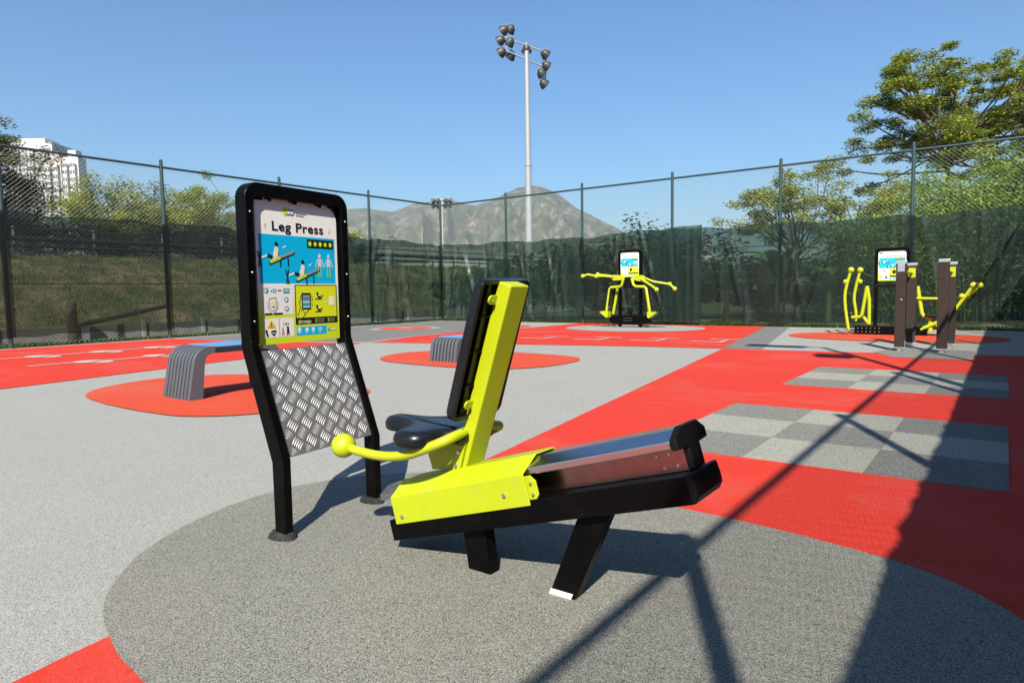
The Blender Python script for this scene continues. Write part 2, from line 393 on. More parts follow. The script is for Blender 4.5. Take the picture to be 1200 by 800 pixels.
# ------------------------------------------------------------------ sign prints
def sign_panel(root, o, ex, ez, w, h, title, detail=True, th=.02, cut=.07):
    """printed plate: o = lower left corner of its face, ex to the reader's right, ez up"""
    o, ex, ez = Vector(o), Vector(ex).normalized(), Vector(ez).normalized(); nz = ex.cross(ez)     # nz towards the reader
    def P(u, v, d=0.0): return o + ex * (u * w) + ez * ((1 - v) * h) + nz * d
    poly = []
    for cu, cv, a0, r in ((0, 1, 180, .008), (1, 1, 270, .008), (1, 0, 0, cut), (0, 0, 90, .012)):
        for q in range(7):
            a = R(a0 + 15 * q); cxu = r / w if cu == 0 else 1 - r / w; cyv = 1 - r / h if cv == 1 else r / h
            poly.append(P(cxu + r / w * math.cos(a), cyv - r / h * math.sin(a), -th))
    pl = MB().prism(poly, nz * th).build('sign_panel', 'panel', root)
    names = ['print_white', 'print_cyan', 'print_lime', 'print_yellow', 'print_black', 'print_teal', 'print_pale', 'print_amber', 'print_green', 'print_grey', 'print_pink', 'print_softyellow']
    ix = {n[6:]: i for i, n in enumerate(names)}
    mb = MB(); D = .0005 if detail else .003
    def q(c, u0, v0, u1, v1, lv=1): mb.poly([P(u0, v0, D * lv), P(u0, v1, D * lv), P(u1, v1, D * lv), P(u1, v0, D * lv)], ix[c])
    def pg(c, pts, lv=3): mb.poly([P(a, b, D * lv) for a, b in pts], ix[c])
    def bar(c, a, b, t, lv=3):
        dx, dy = (b[0] - a[0]) * w, (b[1] - a[1]) * h; L = math.hypot(dx, dy) or 1; nx, ny = -dy / L * t / 2, dx / L * t / 2
        pg(c, [(a[0] + nx / w, a[1] + ny / h), (b[0] + nx / w, b[1] + ny / h), (b[0] - nx / w, b[1] - ny / h), (a[0] - nx / w, a[1] - ny / h)], lv)
    def disc(c, u, v, r, lv=3, n=14, sx=1, sy=1): pg(c, [(u + r * sx / w * math.cos(2 * math.pi * i / n), v + r * sy / h * math.sin(2 * math.pi * i / n)) for i in range(n)], lv)
    k = w / .5
    q('cyan', .03, .235, .965, .575)
    q('white', .05, .59, .40, .795); q('white', .05, .82, .40, .955); q('black', .425, .585, .975, .875)
    q('yellow', .437, .593, .963, .825, 2); q('cyan', .43, .892, .82, .955)
    if detail:
        # emblem: a lime figure beside round outlined letters, two small word lines
        disc('lime', .345, .065, .014 * k, sy=1.5); disc('print_black'[6:], .385, .07, .014 * k); disc('white', .385, .07, .010 * k, 4); disc('black', .425, .07, .014 * k); disc('white', .425, .07, .010 * k, 4)
        bar('grey', (.47, .068), (.60, .072), .006 * k); bar('grey', (.47, .086), (.57, .088), .004 * k)
        for sgn, u in ((1, .115), (-1, .885)):
            bar('softyellow', (u, .160), (u - sgn * .02, .177), .006 * k); bar('softyellow', (u, .194), (u - sgn * .02, .177), .006 * k)
    # muscle icon strip
    q('black', .60, .25, .945, .315, 2)
    for i in range(5): disc('lime', .637 + .067 * i, .283, .0105 * k, sy=1.15 - .12 * (i % 2))
    # two exercise figures on the machine
    for fu, fv, s2 in ((.24, .385, 1.0), (.55, .505, 1.0)):
        bar('black', (fu - .10 * s2, fv + .055), (fu + .20 * s2, fv - .03), .013 * k)
        bar('lime', (fu - .09 * s2, fv + .042), (fu + .03 * s2, fv + .008), .014 * k, 4); bar('grey', (fu + .04 * s2, fv + .004), (fu + .19 * s2, fv - .036), .012 * k, 4)
        bar('black', (fu + .03, fv + .03), (fu + .03, fv + .075), .008 * k); bar('black', (fu + .12, fv + .01), (fu + .12, fv + .07), .008 * k)
        pg('white', [(fu - .07, fv + .02), (fu - .03, fv - .07), (fu + .0, fv - .065), (fu - .01, fv + .0), (fu - .04, fv + .028)], 5)
        pg('softyellow', [(fu - .04, fv + .024), (fu - .015, fv - .055), (fu + .01, fv - .05), (fu - .005, fv + .01)], 6)
        disc('black', fu - .015, fv - .085, .009 * k, 5, sy=1.25)
        bar('black', (fu - .05, fv + .01), (fu - .12, fv - .005), .014 * k, 5); bar('white', (fu - .11, fv - .005), (fu - .185, fv + .012), .009 * k, 4)
        bar('black', (fu - .225, fv - .03), (fu - .19, fv + .075), .007 * k); bar('black', (fu - .19, fv - .03), (fu - .22, fv + .075), .006 * k)
        bar('white', (fu + .06, fv - .06), (fu + .10, fv - .075), .006 * k)
    for u, hot in ((.755, .46), (.875, .50)):
        disc('pale', u, .37, .009 * k, sy=1.2); bar('pale', (u, .39), (u, .45), .024 * k); bar('green', (u - .018, .45), (u - .016, .53), .009 * k); bar('green', (u + .018, .45), (u + .016, .53), .009 * k)
        bar('pale', (u - .03, .395), (u - .055, .455), .005 * k); bar('pale', (u + .03, .395), (u + .055, .455), .005 * k)
    if detail:
        disc('teal', .09, .625, .013 * k); disc('white', .083, .625, .008 * k, 4, sx=.7); disc('cyan', .15, .627, .005 * k); bar('cyan', (.175, .612), (.175, .64), .006 * k); bar('cyan', (.195, .612), (.195, .64), .006 * k)
        bar('black', (.22, .625), (.265, .625), .004 * k); q('teal', .285, .61, .36, .645, 3); q('white', .29, .618, .355, .622, 4); q('white', .29, .63, .355, .634, 4)
        bar('grey', (.12, .68), (.20, .675), .003 * k); bar('grey', (.12, .68), (.12, .745), .003 * k); bar('grey', (.20, .675), (.205, .745), .003 * k); bar('grey', (.12, .745), (.16, .77), .003 * k); bar('grey', (.205, .745), (.16, .77), .003 * k); q('softyellow', .135, .695, .19, .735, 3); disc('black', .165, .74, .004 * k)
        bar('grey', (.10, .70), (.105, .755), .002 * k); bar('grey', (.105, .755), (.16, .79), .002 * k); bar('grey', (.22, .70), (.215, .755), .002 * k); bar('grey', (.215, .755), (.16, .79), .002 * k)
        for vv in (.69, .755): disc('teal', .32, vv, .013 * k); disc('white', .317, vv, .008 * k, 4, sx=.8)
        q('black', .065, .782, .15, .793, 3); q('black', .165, .782, .27, .793, 3)
        bar('grey', (.225, .822), (.225, .953), .002 * k)
        pg('amber', [(.135, .832), (.085, .885), (.185, .885)]); bar('black', (.135, .848), (.135, .868), .004 * k, 4); disc('black', .135, .877, .0025 * k, 4)
        disc('black', .075, .905, .006 * k); bar('black', (.075, .91), (.09, .945), .010 * k); disc('black', .145, .917, .009 * k); disc('black', .17, .914, .009 * k); pg('black', [(.128, .92), (.188, .917), (.158, .948)]); bar('white', (.14, .922), (.178, .922), .004 * k, 4)
        for u, s2, col in ((.265, .75, 'pink'), (.325, 1.15, 'black')):
            disc(col, u, .905 - .012 * s2, .006 * k * s2); bar(col, (u, .902), (u, .93), .012 * k * s2); bar(col, (u - .01, .925), (u - .01, .945), .005 * k); bar(col, (u + .01, .925), (u + .01, .945), .005 * k)
        # phone in a hand
        q('black', .505, .645, .62, .765, 4); q('grey', .518, .66, .608, .68, 5); q('teal', .518, .684, .608, .70, 5); q('print_pale'[6:], .518, .704, .608, .718, 5); q('teal', .518, .722, .608, .738, 5); q('pale', .518, .741, .608, .752, 5)
        for a, b2 in (((.50, .66), (.475, .72)), ((.475, .72), (.49, .76)), ((.49, .76), (.545, .795)), ((.545, .795), (.515, .825)), ((.62, .75), (.55, .795)), ((.625, .665), (.64, .675)), ((.64, .675), (.635, .705)), ((.635, .72), (.64, .74)), ((.475, .76), (.455, .81))):
            bar('black', a, b2, .003 * k, 4)
        for fu, fv in ((.72, .67), (.71, .765)):
            disc('black', fu - .01, fv - .02, .007 * k, 4); bar('black', (fu - .01, fv - .01), (fu + .02, fv + .015), .012 * k, 4); bar('black', (fu + .02, fv + .015), (fu + .06, fv - .005), .005 * k, 4); bar('black', (fu - .04, fv + .02), (fu + .05, fv + .02), .004 * k, 4); bar('white', (fu + .0, fv - .005), (fu + .03, fv - .012), .006 * k, 5)
        bar('white', (.80, .715), (.84, .712), .006 * k, 4); q('white', .862, .672, .935, .742, 4)
        for u in (.68, .845):
            for vv in (.842, .858): disc('lime', u, vv, .004 * k, 4); bar('grey', (u + .015, vv), (u + (.11 if u < .8 else .09), vv), .004 * k, 4)
        for i, u in enumerate((.465, .56, .64, .73)):
            disc('white', u, .915 + .002 * (i % 2), .011 * k, sy=1.3 - .15 * i); bar('white', (u, .92), (u, .942), .006 * k)
        disc('cyan', .725, .915, .005 * k, 4); disc('teal', .85, .925, .007 * k); bar('softyellow', (.87, .925), (.95, .925), .008 * k)
    else:
        q('black', .52, .645, .64, .765, 4); bar('grey', (.15, .62), (.3, .7), .02 * k); q('amber', .08, .84, .16, .90, 3); q('black', .27, .84, .33, .93, 3); q('white', .03 + .02, .05, .12, .06, 2); q('black', .07, .05, .15, .09, 3)
        q('white', .47, .905, .55, .94, 3); q('white', .62, .905, .75, .94, 3)
    mb.build('printed_graphics', names, pl, recalc=False)
    def text(t, u0, u1, v, capfrac, mat, bold, lv=3):
        cu = bpy.data.curves.new('lettering', 'FONT'); cu.body = t; cu.size = 1; cu.offset = bold; cu.extrude = 0; cu.align_x = 'LEFT'; cu.space_character = 1.08
        ob = bpy.data.objects.new('lettering', cu); COL.objects.link(ob)
        dg = bpy.context.evaluated_depsgraph_get(); me = bpy.data.meshes.new_from_object(ob.evaluated_get(dg)); bpy.data.objects.remove(ob)
        n = len(me.vertices); a = np.empty(n * 3); me.vertices.foreach_get('co', a); a = a.reshape(-1, 3)
        x0, x1 = a[:, 0].min(), a[:, 0].max(); capx = a[:, 1].max(); sx = (u1 - u0) * w / (x1 - x0); sy = capfrac * h / capx
        for i in range(n):
            p = P(u0, v) + ex * ((a[i, 0] - x0) * sx) + ez * (a[i, 1] * sy) + nz * (D * lv); me.vertices[i].co = p - ROOT[root.name]
        me.materials.clear(); me.materials.append(M[mat]); o2 = bpy.data.objects.new('lettering', me); COL.objects.link(o2); o2.parent = pl; o2['kind'] = 'stuff'; ROOT[o2.name] = ROOT[root.name]
        return o2
    if detail:
        text(title, .185, .815, .205, .064, 'print_black', .021)
        text('#lovetgo', .455, .615, .866, .028, 'print_softyellow', .008, 4); text('14+', .275, .34, .875, .024, 'print_black', .0, 4)
    else:
        text(title, .12, .90, .20, .05, 'print_black', .01)
    return pl

# ------------------------------------------------------------------ foreground sign with tread plate
def leg_press_sign():
    th = R(5.66); ex = Vector((math.cos(th), math.sin(th), 0)); ey = Vector((-math.sin(th), math.cos(th), 0)); O = Vector((-2.544, 1.743, 0)); Z = Vector((0, 0, 1))
    def W(x, y, z): return O + ex * x + ey * y + Z * z
    root = thing('exercise_sign', 'tall black framed leg press instruction sign with diamond tread foot plate', 'sign', W(-.03, .316, 0))
    mb = MB(); wd, dp = .045, .070
    prof = [(0, -.02), (0, .365), (-.178, .874), (-.178, .90), (-.178 - dp, .90), (-.178 - dp, .86), (-dp - .004, .352), (-dp, -.02)]
    for y0 in (0, .587): mb.prism([W(x, y0, z) for x, z in prof], ey * wd)
    out = [(0, .885)]; inn = []
    Wd, T, ro, ri = .632, 1.605, .075, .03; tw = .062
    outer = [(0, .9)] + [(ro - ro * math.cos(R(a)), T - ro + ro * math.sin(R(a))) for a in range(0, 91, 10)] + [(Wd - ro + ro * math.sin(R(a)), T - ro + ro * math.cos(R(a))) for a in range(0, 91, 10)] + [(Wd, .9)]
    inner = [(Wd - wd, .9)] + [(Wd - wd - ri + ri * math.cos(R(a)), T - tw - ri + ri * math.sin(R(a))) for a in range(0, 91, 10)] + [(wd + ri - ri * math.sin(R(a)), T - tw - ri + ri * math.cos(R(a))) for a in range(0, 91, 10)] + [(wd, .9)]
    k = len(outer); inn = inner[::-1]
    vs = [W(-.178, y, z) for y, z in outer] + [W(-.178, y, z) for y, z in inn] + [W(-.178 - dp, y, z) for y, z in outer] + [W(-.178 - dp, y, z) for y, z in inn]
    fs = []
    for i in range(k - 1):
        fs += [(i, i + 1, k + i + 1, k + i), (2 * k + i, 3 * k + i, 3 * k + i + 1, 2 * k + i + 1), (i, 2 * k + i, 2 * k + i + 1, i + 1), (k + i, k + i + 1, 3 * k + i + 1, 3 * k + i)]
    mb.add(vs, fs)
    fr = mb.build('frame', 'black', root, smooth=35, bevel=.006)
    # inner lip that carries the printed plate, with clips above it
    lip = MB()
    for y in (.052, .575): lip.box(W(-.222, y + .002, 1.21), (.03, .022, .68), Matrix.Rotation(th, 3, 'Z'))
    for y, q in ((.09, .05), (.155, .02), (.30, .03), (.46, .025), (.55, .04)): lip.box(W(-.215, y, 1.545), (.03, q, .03), Matrix.Rotation(th, 3, 'Z'))
    parts(lip, 'panel_bracket', 'matte', root, bevel=.002)
    bolts = MB()
    for y in (.047, .585):
        for z in (.98, 1.20, 1.47): bolts.sphere(W(-.1765, y + (-.024 if y < .3 else .024), z), .0055, 8, 6)
    parts(bolts, 'bolt', 'bolt', root, smooth=60)
    sign_panel(root, W(-.203, .068, .868), ey, Z, .503, .668, 'Leg Press')
    # tread plate on the sloping part
    sd = Vector((-.178, 0, .509)).normalized(); sd3 = ex * sd.x + Z * sd.z; nr = ey.cross(sd3).normalized()
    base = W(-.012, .05, .372); PW, PH = .53, .50
    def S(u, v, d=0): return base + ey * u + sd3 * v + nr * d
    pl = MB().prism([S(0, 0), S(PW, 0), S(PW, PH), S(0, PH)], nr * -.006).build('tread_plate', 'tread', root)
    tb = MB(); cell = .060
    for i in range(-14, 30):
        for j in range(-14, 30):
            cu = (i - j) * cell * .7071 + .02; cv = (i + j) * cell * .7071 + .01
            if not (-.02 < cu < PW + .02 and -.02 < cv < PH + .02): continue
            along = 45 if (i + j) % 2 else 135
            a = R(along); da = Vector((math.cos(a), math.sin(a))); db = Vector((-math.sin(a), math.cos(a)))
            for q in range(5):
                off = (q - 2) * cell * .19
                c0 = Vector((cu, cv)) + db * off; hl = cell * .42; hw = cell * .068
                e0, e1 = c0 - da * hl, c0 + da * hl
                def clip(pt):
                    return Vector((min(max(pt.x, .003), PW - .003), min(max(pt.y, .003), PH - .003)))
                if not (.003 < c0.x < PW - .003 and .003 < c0.y < PH - .003): continue
                for _q in range(12):
                    if (e0 - clip(e0)).length > 1e-5 or (e1 - clip(e1)).length > 1e-5: hl *= .85; e0, e1 = c0 - da * hl, c0 + da * hl
                if hl < cell * .08: continue
                p = [e0, c0 - db * hw, e1, c0 + db * hw]
                vs = [S(x.x, x.y, .0002) for x in p] + [S((c0 - da * hl * .5).x, (c0 - da * hl * .5).y, .0022), S((c0 + da * hl * .5).x, (c0 + da * hl * .5).y, .0022)]
                tb.add(vs, [(0, 1, 4), (1, 5, 4), (1, 2, 5), (2, 3, 5), (3, 4, 5), (3, 0, 4)])
    tb.build('tread_ridges', 'treadbar', pl, kind='stuff', recalc=True)
    for y in (.0225, .6095):
        md = MB(); n = 20; rings = []
        for q, (rr, z) in enumerate(((1.0, .010), (.93, .024), (.72, .036), (.4, .040))):
            rings.append([W(-.048 + .078 * rr * math.cos(2 * math.pi * i / n) * (1 + .06 * math.sin(5 * i + q)), y + .052 * rr * math.sin(2 * math.pi * i / n), z) for i in range(n)])
        vs = [p for r_ in rings for p in r_]; fs = [(a * n + i, a * n + (i + 1) % n, (a + 1) * n + (i + 1) % n, (a + 1) * n + i) for a in range(3) for i in range(n)] + [tuple(3 * n + i for i in range(n))]
        md.add(vs, fs).build('footing_mound', 'mound', root, smooth=50)
leg_press_sign()

# ------------------------------------------------------------------ leg press machine
def leg_press():
    root = thing('leg_press_machine', 'lime and black leg press machine with steel rail, black seat and backrest', 'exercise machine', (-1.45, 2.03, 0))
    al = R(16.6); e = Vector((math.cos(al), 0, math.sin(al))); n = Vector((-math.sin(al), 0, math.cos(al))); O = Vector((-2.054, 0, .053)); Yv = Vector((0, 1, 0))
    def B(t, y, k): return O + e * t + n * k + Yv * y
    def sec(pts, t0, t1): return [B(t0, y, k) for y, k in pts], e * (t1 - t0)
    beam = MB(); beam.prism(*sec([(1.928, 0), (2.14, 0), (2.14, .088), (1.928, .088)], 0, 1.37)); beam.build('beam', 'black', root, bevel=.004)
    cap = MB(); side = [(1.366, .0), (1.378, .002), (1.392, .022), (1.394, .050), (1.390, .094), (1.366, .092)]
    cap.prism([B(t, 1.925, k) for t, k in side], Yv * .218)
    head = [(1.938, .168), (1.938, .204), (1.998, .236), (2.132, .236), (2.188, .203), (2.188, .168), (2.113, .164), (2.113, .09), (2.02, .09), (2.02, .164)]
    cap.prism(*sec(head, 1.34, 1.364)); cap.build('end_cap', 'matte', root, bevel=.005)
    web = MB(); web.prism(*sec([(2.022, .0885), (2.108, .0885), (2.108, .178), (2.022, .178)], .02, 1.345))
    web.build('rail_web', 'steelweb', root, bevel=.003)
    rail = MB(); rail.prism(*sec([(1.945, .172), (1.945, .199), (2.003, .228), (2.128, .228), (2.182, .199), (2.182, .172)], -.045, 1.338)); rl = rail.build('rail', 'steel', root, bevel=.004)
    bl = MB()
    for t, k in ((1.245, .150), (1.290, .152), (1.262, .108), (1.308, .110)): bl.tube([B(t, 2.024, k), B(t, 2.018, k)], .0045, 10)
    parts(bl, 'bolt', 'bolt', root, smooth=40)
    # folded cover: open shell
    def shell(t0, t1b, t1t):
        o = [(1.918, .068), (1.918, .182), (1.992, .240), (2.118, .240), (2.196, .182), (2.196, .068)]; i = [(2.190, .068), (2.190, .180), (2.116, .234), (1.995, .234), (1.924, .180), (1.924, .068)]
        P = o + i; k = len(P); mb = MB(); ends = {0: t1b, 1: t1b, 2: t1t, 3: t1t, 4: t1b, 5: t1b}
        t1 = [ends[q] for q in range(6)] + [ends[5 - q] for q in range(6)]; t0s = [t0 if abs(y - 2.055) > .1 and kk < .19 else t0 + .02 for y, kk in P]
        mb.add([B(t0s[q], *P[q]) for q in range(k)] + [B(t1[q], *P[q]) for q in range(k)], [(q, (q + 1) % k, k + (q + 1) % k, k + q) for q in range(k)] + [(q, q + 1, k - 2 - q, k - 1 - q) for q in range(5)] + [(k + q, 2 * k - 1 - q, 2 * k - 2 - q, k + q + 1) for q in range(5)])
        return mb
    cv = shell(.05, .765, .79).build('cover', 'lime', root, bevel=.003)
    tab = MB(); tab.prism([B(t, 1.930, k) for t, k in ((.74, .085), (.79, .085), (.805, .10), (.805, .15), (.785, .172), (.74, .172))], Yv * .006); tab.build('cover_tab', 'lime', cv, bevel=.002)
    cb = MB()
    for t, k, y in ((.10, .098, 1.918), (.66, .118, 1.918), (.785, .145, 1.930), (.785, .105, 1.930)): cb.tube([B(t, y + .002, k), B(t, y - .006, k)], .008 if y < 1.92 else .005, 10); cb.tube([B(t, y - .006, k), B(t, y - .010, k)], .0045, 6)
    parts(cb, 'bolt', 'bolt', cv, smooth=30)
    # legs
    lg = MB().prism([(-1.30, 1.969, 0), (-1.195, 1.969, 0), (-1.028, 1.969, .395), (-1.145, 1.969, .395)], Yv * .052).build('leg', 'black', root, bevel=.005)
    MB().prism([(-1.299, 1.9655, .003), (-1.207, 1.9655, .003), (-1.196, 1.9655, .030), (-1.288, 1.9655, .030)], Yv * .003).build('white_sticker', 'print_white', lg)
    MB().prism([(-1.677, 1.969, 0), (-1.565, 1.969, 0), (-1.60, 1.969, .23), (-1.712, 1.969, .20)], Yv * .060).build('leg', 'black', root, bevel=.005)
    # back post, leaning
    d = Vector((.316, 0, .949)).normalized(); pr = Vector((d.z, 0, -d.x))
    L0 = Vector((-1.792, 2.0, .345)); L1 = Vector((-1.529, 2.0, 1.138)); wdt = .062
    post = MB().prism([L0, L0 + pr * wdt, L1 + pr * wdt, L1], Yv * .118).build('back_post', 'lime', root, bevel=.006)
    # backrest pad
    a0, a1 = Vector((-1.728, 0, .612)), Vector((-1.560, 0, 1.152)); l = (a1 - a0); LL = l.length; l.normalize(); bk = Vector((l.z, 0, -l.x))
    def PB(u, v, q): return a0 + l * v + bk * q + Yv * (2.053 + u)
    hw = .153
    def rr(w0, v0, v1, r, k=5):
        pts = []
        for cu, cvv, ang in ((w0 - r, v1 - r, 0), (-w0 + r, v1 - r, 90), (-w0 + r, v0 + r, 180), (w0 - r, v0 + r, 270)):
            for i in range(k + 1): pts.append((cu + r * math.cos(R(ang + 90 * i / k)), cvv + r * math.sin(R(ang + 90 * i / k))))
        return pts
    oo = rr(hw, 0, LL, .03); ii = rr(hw - .016, .016, LL - .016, .018); k = len(oo)
    pad = MB(); fr0 = [PB(u * .96, .01 + v * .964, -.002) for u, v in oo]; vs = fr0 + [PB(u, v, .010) for u, v in oo] + [PB(u, v, .040) for u, v in oo] + [PB(u, v, .040) for u, v in ii] + [PB(u, v, .020) for u, v in ii]
    fs = [tuple(range(k))] + [(a * k + i, a * k + (i + 1) % k, (a + 1) * k + (i + 1) % k, (a + 1) * k + i) for a in range(4) for i in range(k)] + [tuple(4 * k + i for i in range(k))[::-1]]
    pad.add(vs, fs); pd = pad.build('backrest', 'vinyl', root, smooth=40, bevel=.002)
    ribs = MB(); rot = Matrix((Vector((bk.x, 0, bk.z)), Yv, l)).transposed()
    for v in (.14, .28, .42): ribs.box(PB(0, v, .0265), (.015, .27, .0025), rot)
    for u in (-.105, .105): ribs.box(PB(u, LL / 2, .0275), (.017, .0025, LL - .04), rot)
    parts(ribs, 'rib', 'matte', pd)
    tb = MB(); bo = MB()
    for v in (.46, .035):
        for sy in (-1, 1):
            c0 = PB(sy * .082, v + .03, .046)
            pts = [c0 + l * (.018 * math.sin(R(a))) + Yv * (sy * .018 * math.cos(R(a))) for a in range(-90, 91, 20)] + [c0 + l * .018 - Yv * sy * .03, c0 - l * .018 - Yv * sy * .03]
            tb.prism(pts, bk * -.007); bo.tube([c0 + bk * .001, c0 + bk * .006], .007, 8)
    parts(tb, 'backrest_tab', 'lime', post, bevel=.001); parts(bo, 'bolt', 'bolt', post, smooth=40)
    # saddle seat
    half = [(-2.185, 0), (-2.175, .043), (-2.12, .064), (-2.04, .070), (-1.965, .105), (-1.94, .17), (-1.93, .225), (-1.89, .262), (-1.82, .262), (-1.775, .225), (-1.755, .15), (-1.72, .11), (-1.69, .10)]
    outl = [(x, y, 0) for x, y in half] + [(x, -y, 0) for x, y in half[::-1] if y > 0]
    ol = closed(outl, 5); k = len(ol); cen = Vector((-1.88, 0, 0)); rings = []
    for off, z in ((-.020, 0), (-.005, .004), (0, .014), (0, .034), (-.005, .047), (-.014, .057), (-.026, .062), (-.036, .064)):
        ring = []
        for i in range(k):
            tg = (ol[(i + 1) % k] - ol[i - 1]).normalized(); nn = Vector((tg.y, -tg.x, 0))
            if nn.dot(ol[i] - cen) < 0 and off == 0: pass
            ring.append(ol[i] + nn * -off * -1 + Vector((0, 0, z)))
        rings.append(ring)
    area = sum(ol[i].x * ol[(i + 1) % k].y - ol[(i + 1) % k].x * ol[i].y for i in range(k)); 
    if area < 0:
        rings = []
        for off, z in ((-.020, 0), (-.005, .004), (0, .014), (0, .034), (-.005, .047), (-.014, .057), (-.026, .062), (-.036, .064)):
            rings.append([ol[i] - Vector(((ol[(i + 1) % k] - ol[i - 1]).normalized().y, -(ol[(i + 1) % k] - ol[i - 1]).normalized().x, 0)) * off + Vector((0, 0, z)) for i in range(k)])
    st = MB(); vs = [Vector((p.x, 2.055 + p.y, .502 + p.z)) for r_ in rings for p in r_]; nr_ = len(rings)
    fs = [(a * k + i, a * k + (i + 1) % k, (a + 1) * k + (i + 1) % k, (a + 1) * k + i) for a in range(nr_ - 1) for i in range(k)] + [tuple(range(k))[::-1], tuple((nr_ - 1) * k + i for i in range(k))]
    so = st.add(vs, fs).build('seat', 'vinyl', root)
    bm = bmesh.new(); bm.from_mesh(so.data); bmesh.ops.triangulate(bm, faces=[f for f in bm.faces if len(f.verts) > 4]); bm.to_mesh(so.data); bm.free(); so.data.shade_smooth()
    bp = MB()
    for y in (2.012, 2.092): bp.prism([(-1.90, y, .365), (-1.765, y, .385), (-1.735, y, .502), (-1.95, y, .502)], Yv * .006)
    bp.box((-1.83, 2.055, .496), (.22, .11, .008)); bp.prism([(-1.77, 1.985, .36), (-1.735, 1.985, .37), (-1.69, 1.985, .52), (-1.735, 1.985, .52)], Yv * .012)
    bk_ = parts(bp, 'seat_bracket', 'lime', root, bevel=.0015)[-1]
    b2 = MB()
    for x, z in ((-1.745, .41), (-1.728, .465)): b2.tube([(x, 1.986, z), (x, 1.978, z)], .008, 8)
    parts(b2, 'bolt', 'bolt', bk_, smooth=40)
    hb = MB()
    hp = [(-1.715, 0, .548), (-1.70, -.11, .545), (-1.715, -.175, .53), (-1.80, -.205, .492), (-1.90, -.212, .458), (-2.02, -.213, .441), (-2.14, -.213, .442), (-2.25, -.213, .453)]
    near = [Vector((x, 2.055 + y, z)) for x, y, z in hp]; far = [Vector((x, 2.055 - y, z)) for x, y, z in hp]
    hb.tube(spline(far[::-1] + near[1:], 6), .0195, 16); hbo = hb.build('handlebar', 'lime', root, smooth=60)
    for sy in (-1, 1): MB().sphere((-2.252, 2.055 + sy * .213, .455), .052, 28, 18).build('handle_ball', 'lime', hbo, smooth=80)
leg_press()

# ------------------------------------------------------------------ benches
def bench(label, x0, y0, h, length, w=.55):
    root = thing('ribbed_bench', label, 'bench', (x0 + w / 2, y0 + length / 2, 0), 'ribbed benches on orange patches')
    lean = .16 * h; rc = .17 * h / .5
    def outer(off):
        pts = [(0 + off, 0)]
        c0 = (lean + rc * .9, h - rc)
        for a in range(170, 89, -10): pts.append((c0[0] + (rc - off) * math.cos(R(a)), c0[1] + (rc - off) * math.sin(R(a))))
        return pts
    def prof(off):
        o = outer(off); o = o + [(length - y, z) for y, z in o[::-1]]
        t = .15; r2 = .10; hz = h - .075; i = [(length - t, 0)]
        for a in range(0, 91, 15): i.append((length - t - .04 - r2 + r2 * math.cos(R(a)), hz - r2 + r2 * math.sin(R(a))))
        i = i + [(length - y, z) for y, z in i[::-1]]
        return o + i
    G = .016
    MB().prism([(x0, y0 + y, z) for y, z in prof(G)], (w, 0, 0)).build('bench_body', 'groove', root, smooth=30)
    nr = 8; pit = w / nr; o = outer(0); top_end = lean + rc * .9 + .03
    for endside in (0, 1):
        ends = MB()
        line = o + [(top_end, h)]
        for i in range(nr):
            xa = x0 + i * pit + .0135; xb = x0 + (i + 1) * pit - .0135
            inn = outer(G + .002) + [(top_end, h - G - .002)]
            pl = line + inn[::-1]
            if endside: pl = [(length - y, z) for y, z in pl]
            ends.prism([(xa, y0 + y, z) for y, z in pl], (xb - xa, 0, 0))
        parts(ends, 'rib', 'bench', root, smooth=35, bevel=.003)
    MB().box((x0 + w / 2, y0 + length / 2, h - G / 2 + .002), (w - .02, length - 2 * top_end - .02, G + .002)).build('seat_top', 'blue', root, bevel=.003)
    sk = MB()
    for xx in (x0 - .001, x0 + w - .011):
        for endside in (0, 1):
            t = .15; hz = h - .075; r2 = .1
            inn = [(t, 0)] + [(t + .04 + r2 - r2 * math.cos(R(a)), hz - r2 + r2 * math.sin(R(a))) for a in range(0, 91, 15)]
            pl = outer(.001) + [(top_end + .02, h - .001)] + [(top_end + .02, hz)] + [p for p in inn[::-1] if p[0] < top_end + .02]
            if endside: pl = [(length - y, z) for y, z in pl]
            sk.prism([(xx, y0 + y, z) for y, z in pl], (.012, 0, 0))
    parts(sk, 'side_cheek', 'bench', root, smooth=35)
bench('grey ribbed bench with blue top behind the leg press sign, the nearer bench', -7.36, 3.58, .56, 1.2)
bench('grey ribbed bench with blue top partly behind the black backrest, the farther bench', -7.36, 7.78, .38, 1.2)

# ------------------------------------------------------------------ distant exercise stations
def far_frame(root, x0, x1, y, ztop, zlow, wd=.065, dp=.09):
    mb = MB(); ro, ri = .11, .06
    outer = [(x0, -.02)] + [(x0 + ro - ro * math.cos(R(a)), ztop - ro + ro * math.sin(R(a))) for a in range(0, 91, 15)] + [(x1 - ro + ro * math.sin(R(a)), ztop - ro + ro * math.cos(R(a))) for a in range(0, 91, 15)] + [(x1, -.02)]
    inn = [(x0 + wd, -.02)] + [(x0 + wd + ri - ri * math.cos(R(a)), ztop - wd - ri + ri * math.sin(R(a))) for a in range(0, 91, 15)] + [(x1 - wd - ri + ri * math.sin(R(a)), ztop - wd - ri + ri * math.cos(R(a))) for a in range(0, 91, 15)] + [(x1 - wd, -.02)]
    k = len(outer); vs = [(x, y, z) for x, z in outer] + [(x, y, z) for x, z in inn] + [(x, y + dp, z) for x, z in outer] + [(x, y + dp, z) for x, z in inn]; fs = []
    for i in range(k - 1): fs += [(i, i + 1, k + i + 1, k + i), (2 * k + i, 3 * k + i, 3 * k + i + 1, 2 * k + i + 1), (i, 2 * k + i, 2 * k + i + 1, i + 1), (k + i, k + i + 1, 3 * k + i + 1, 3 * k + i)]
    mb.add(vs, fs); mb.build('frame', 'black', root, smooth=35)

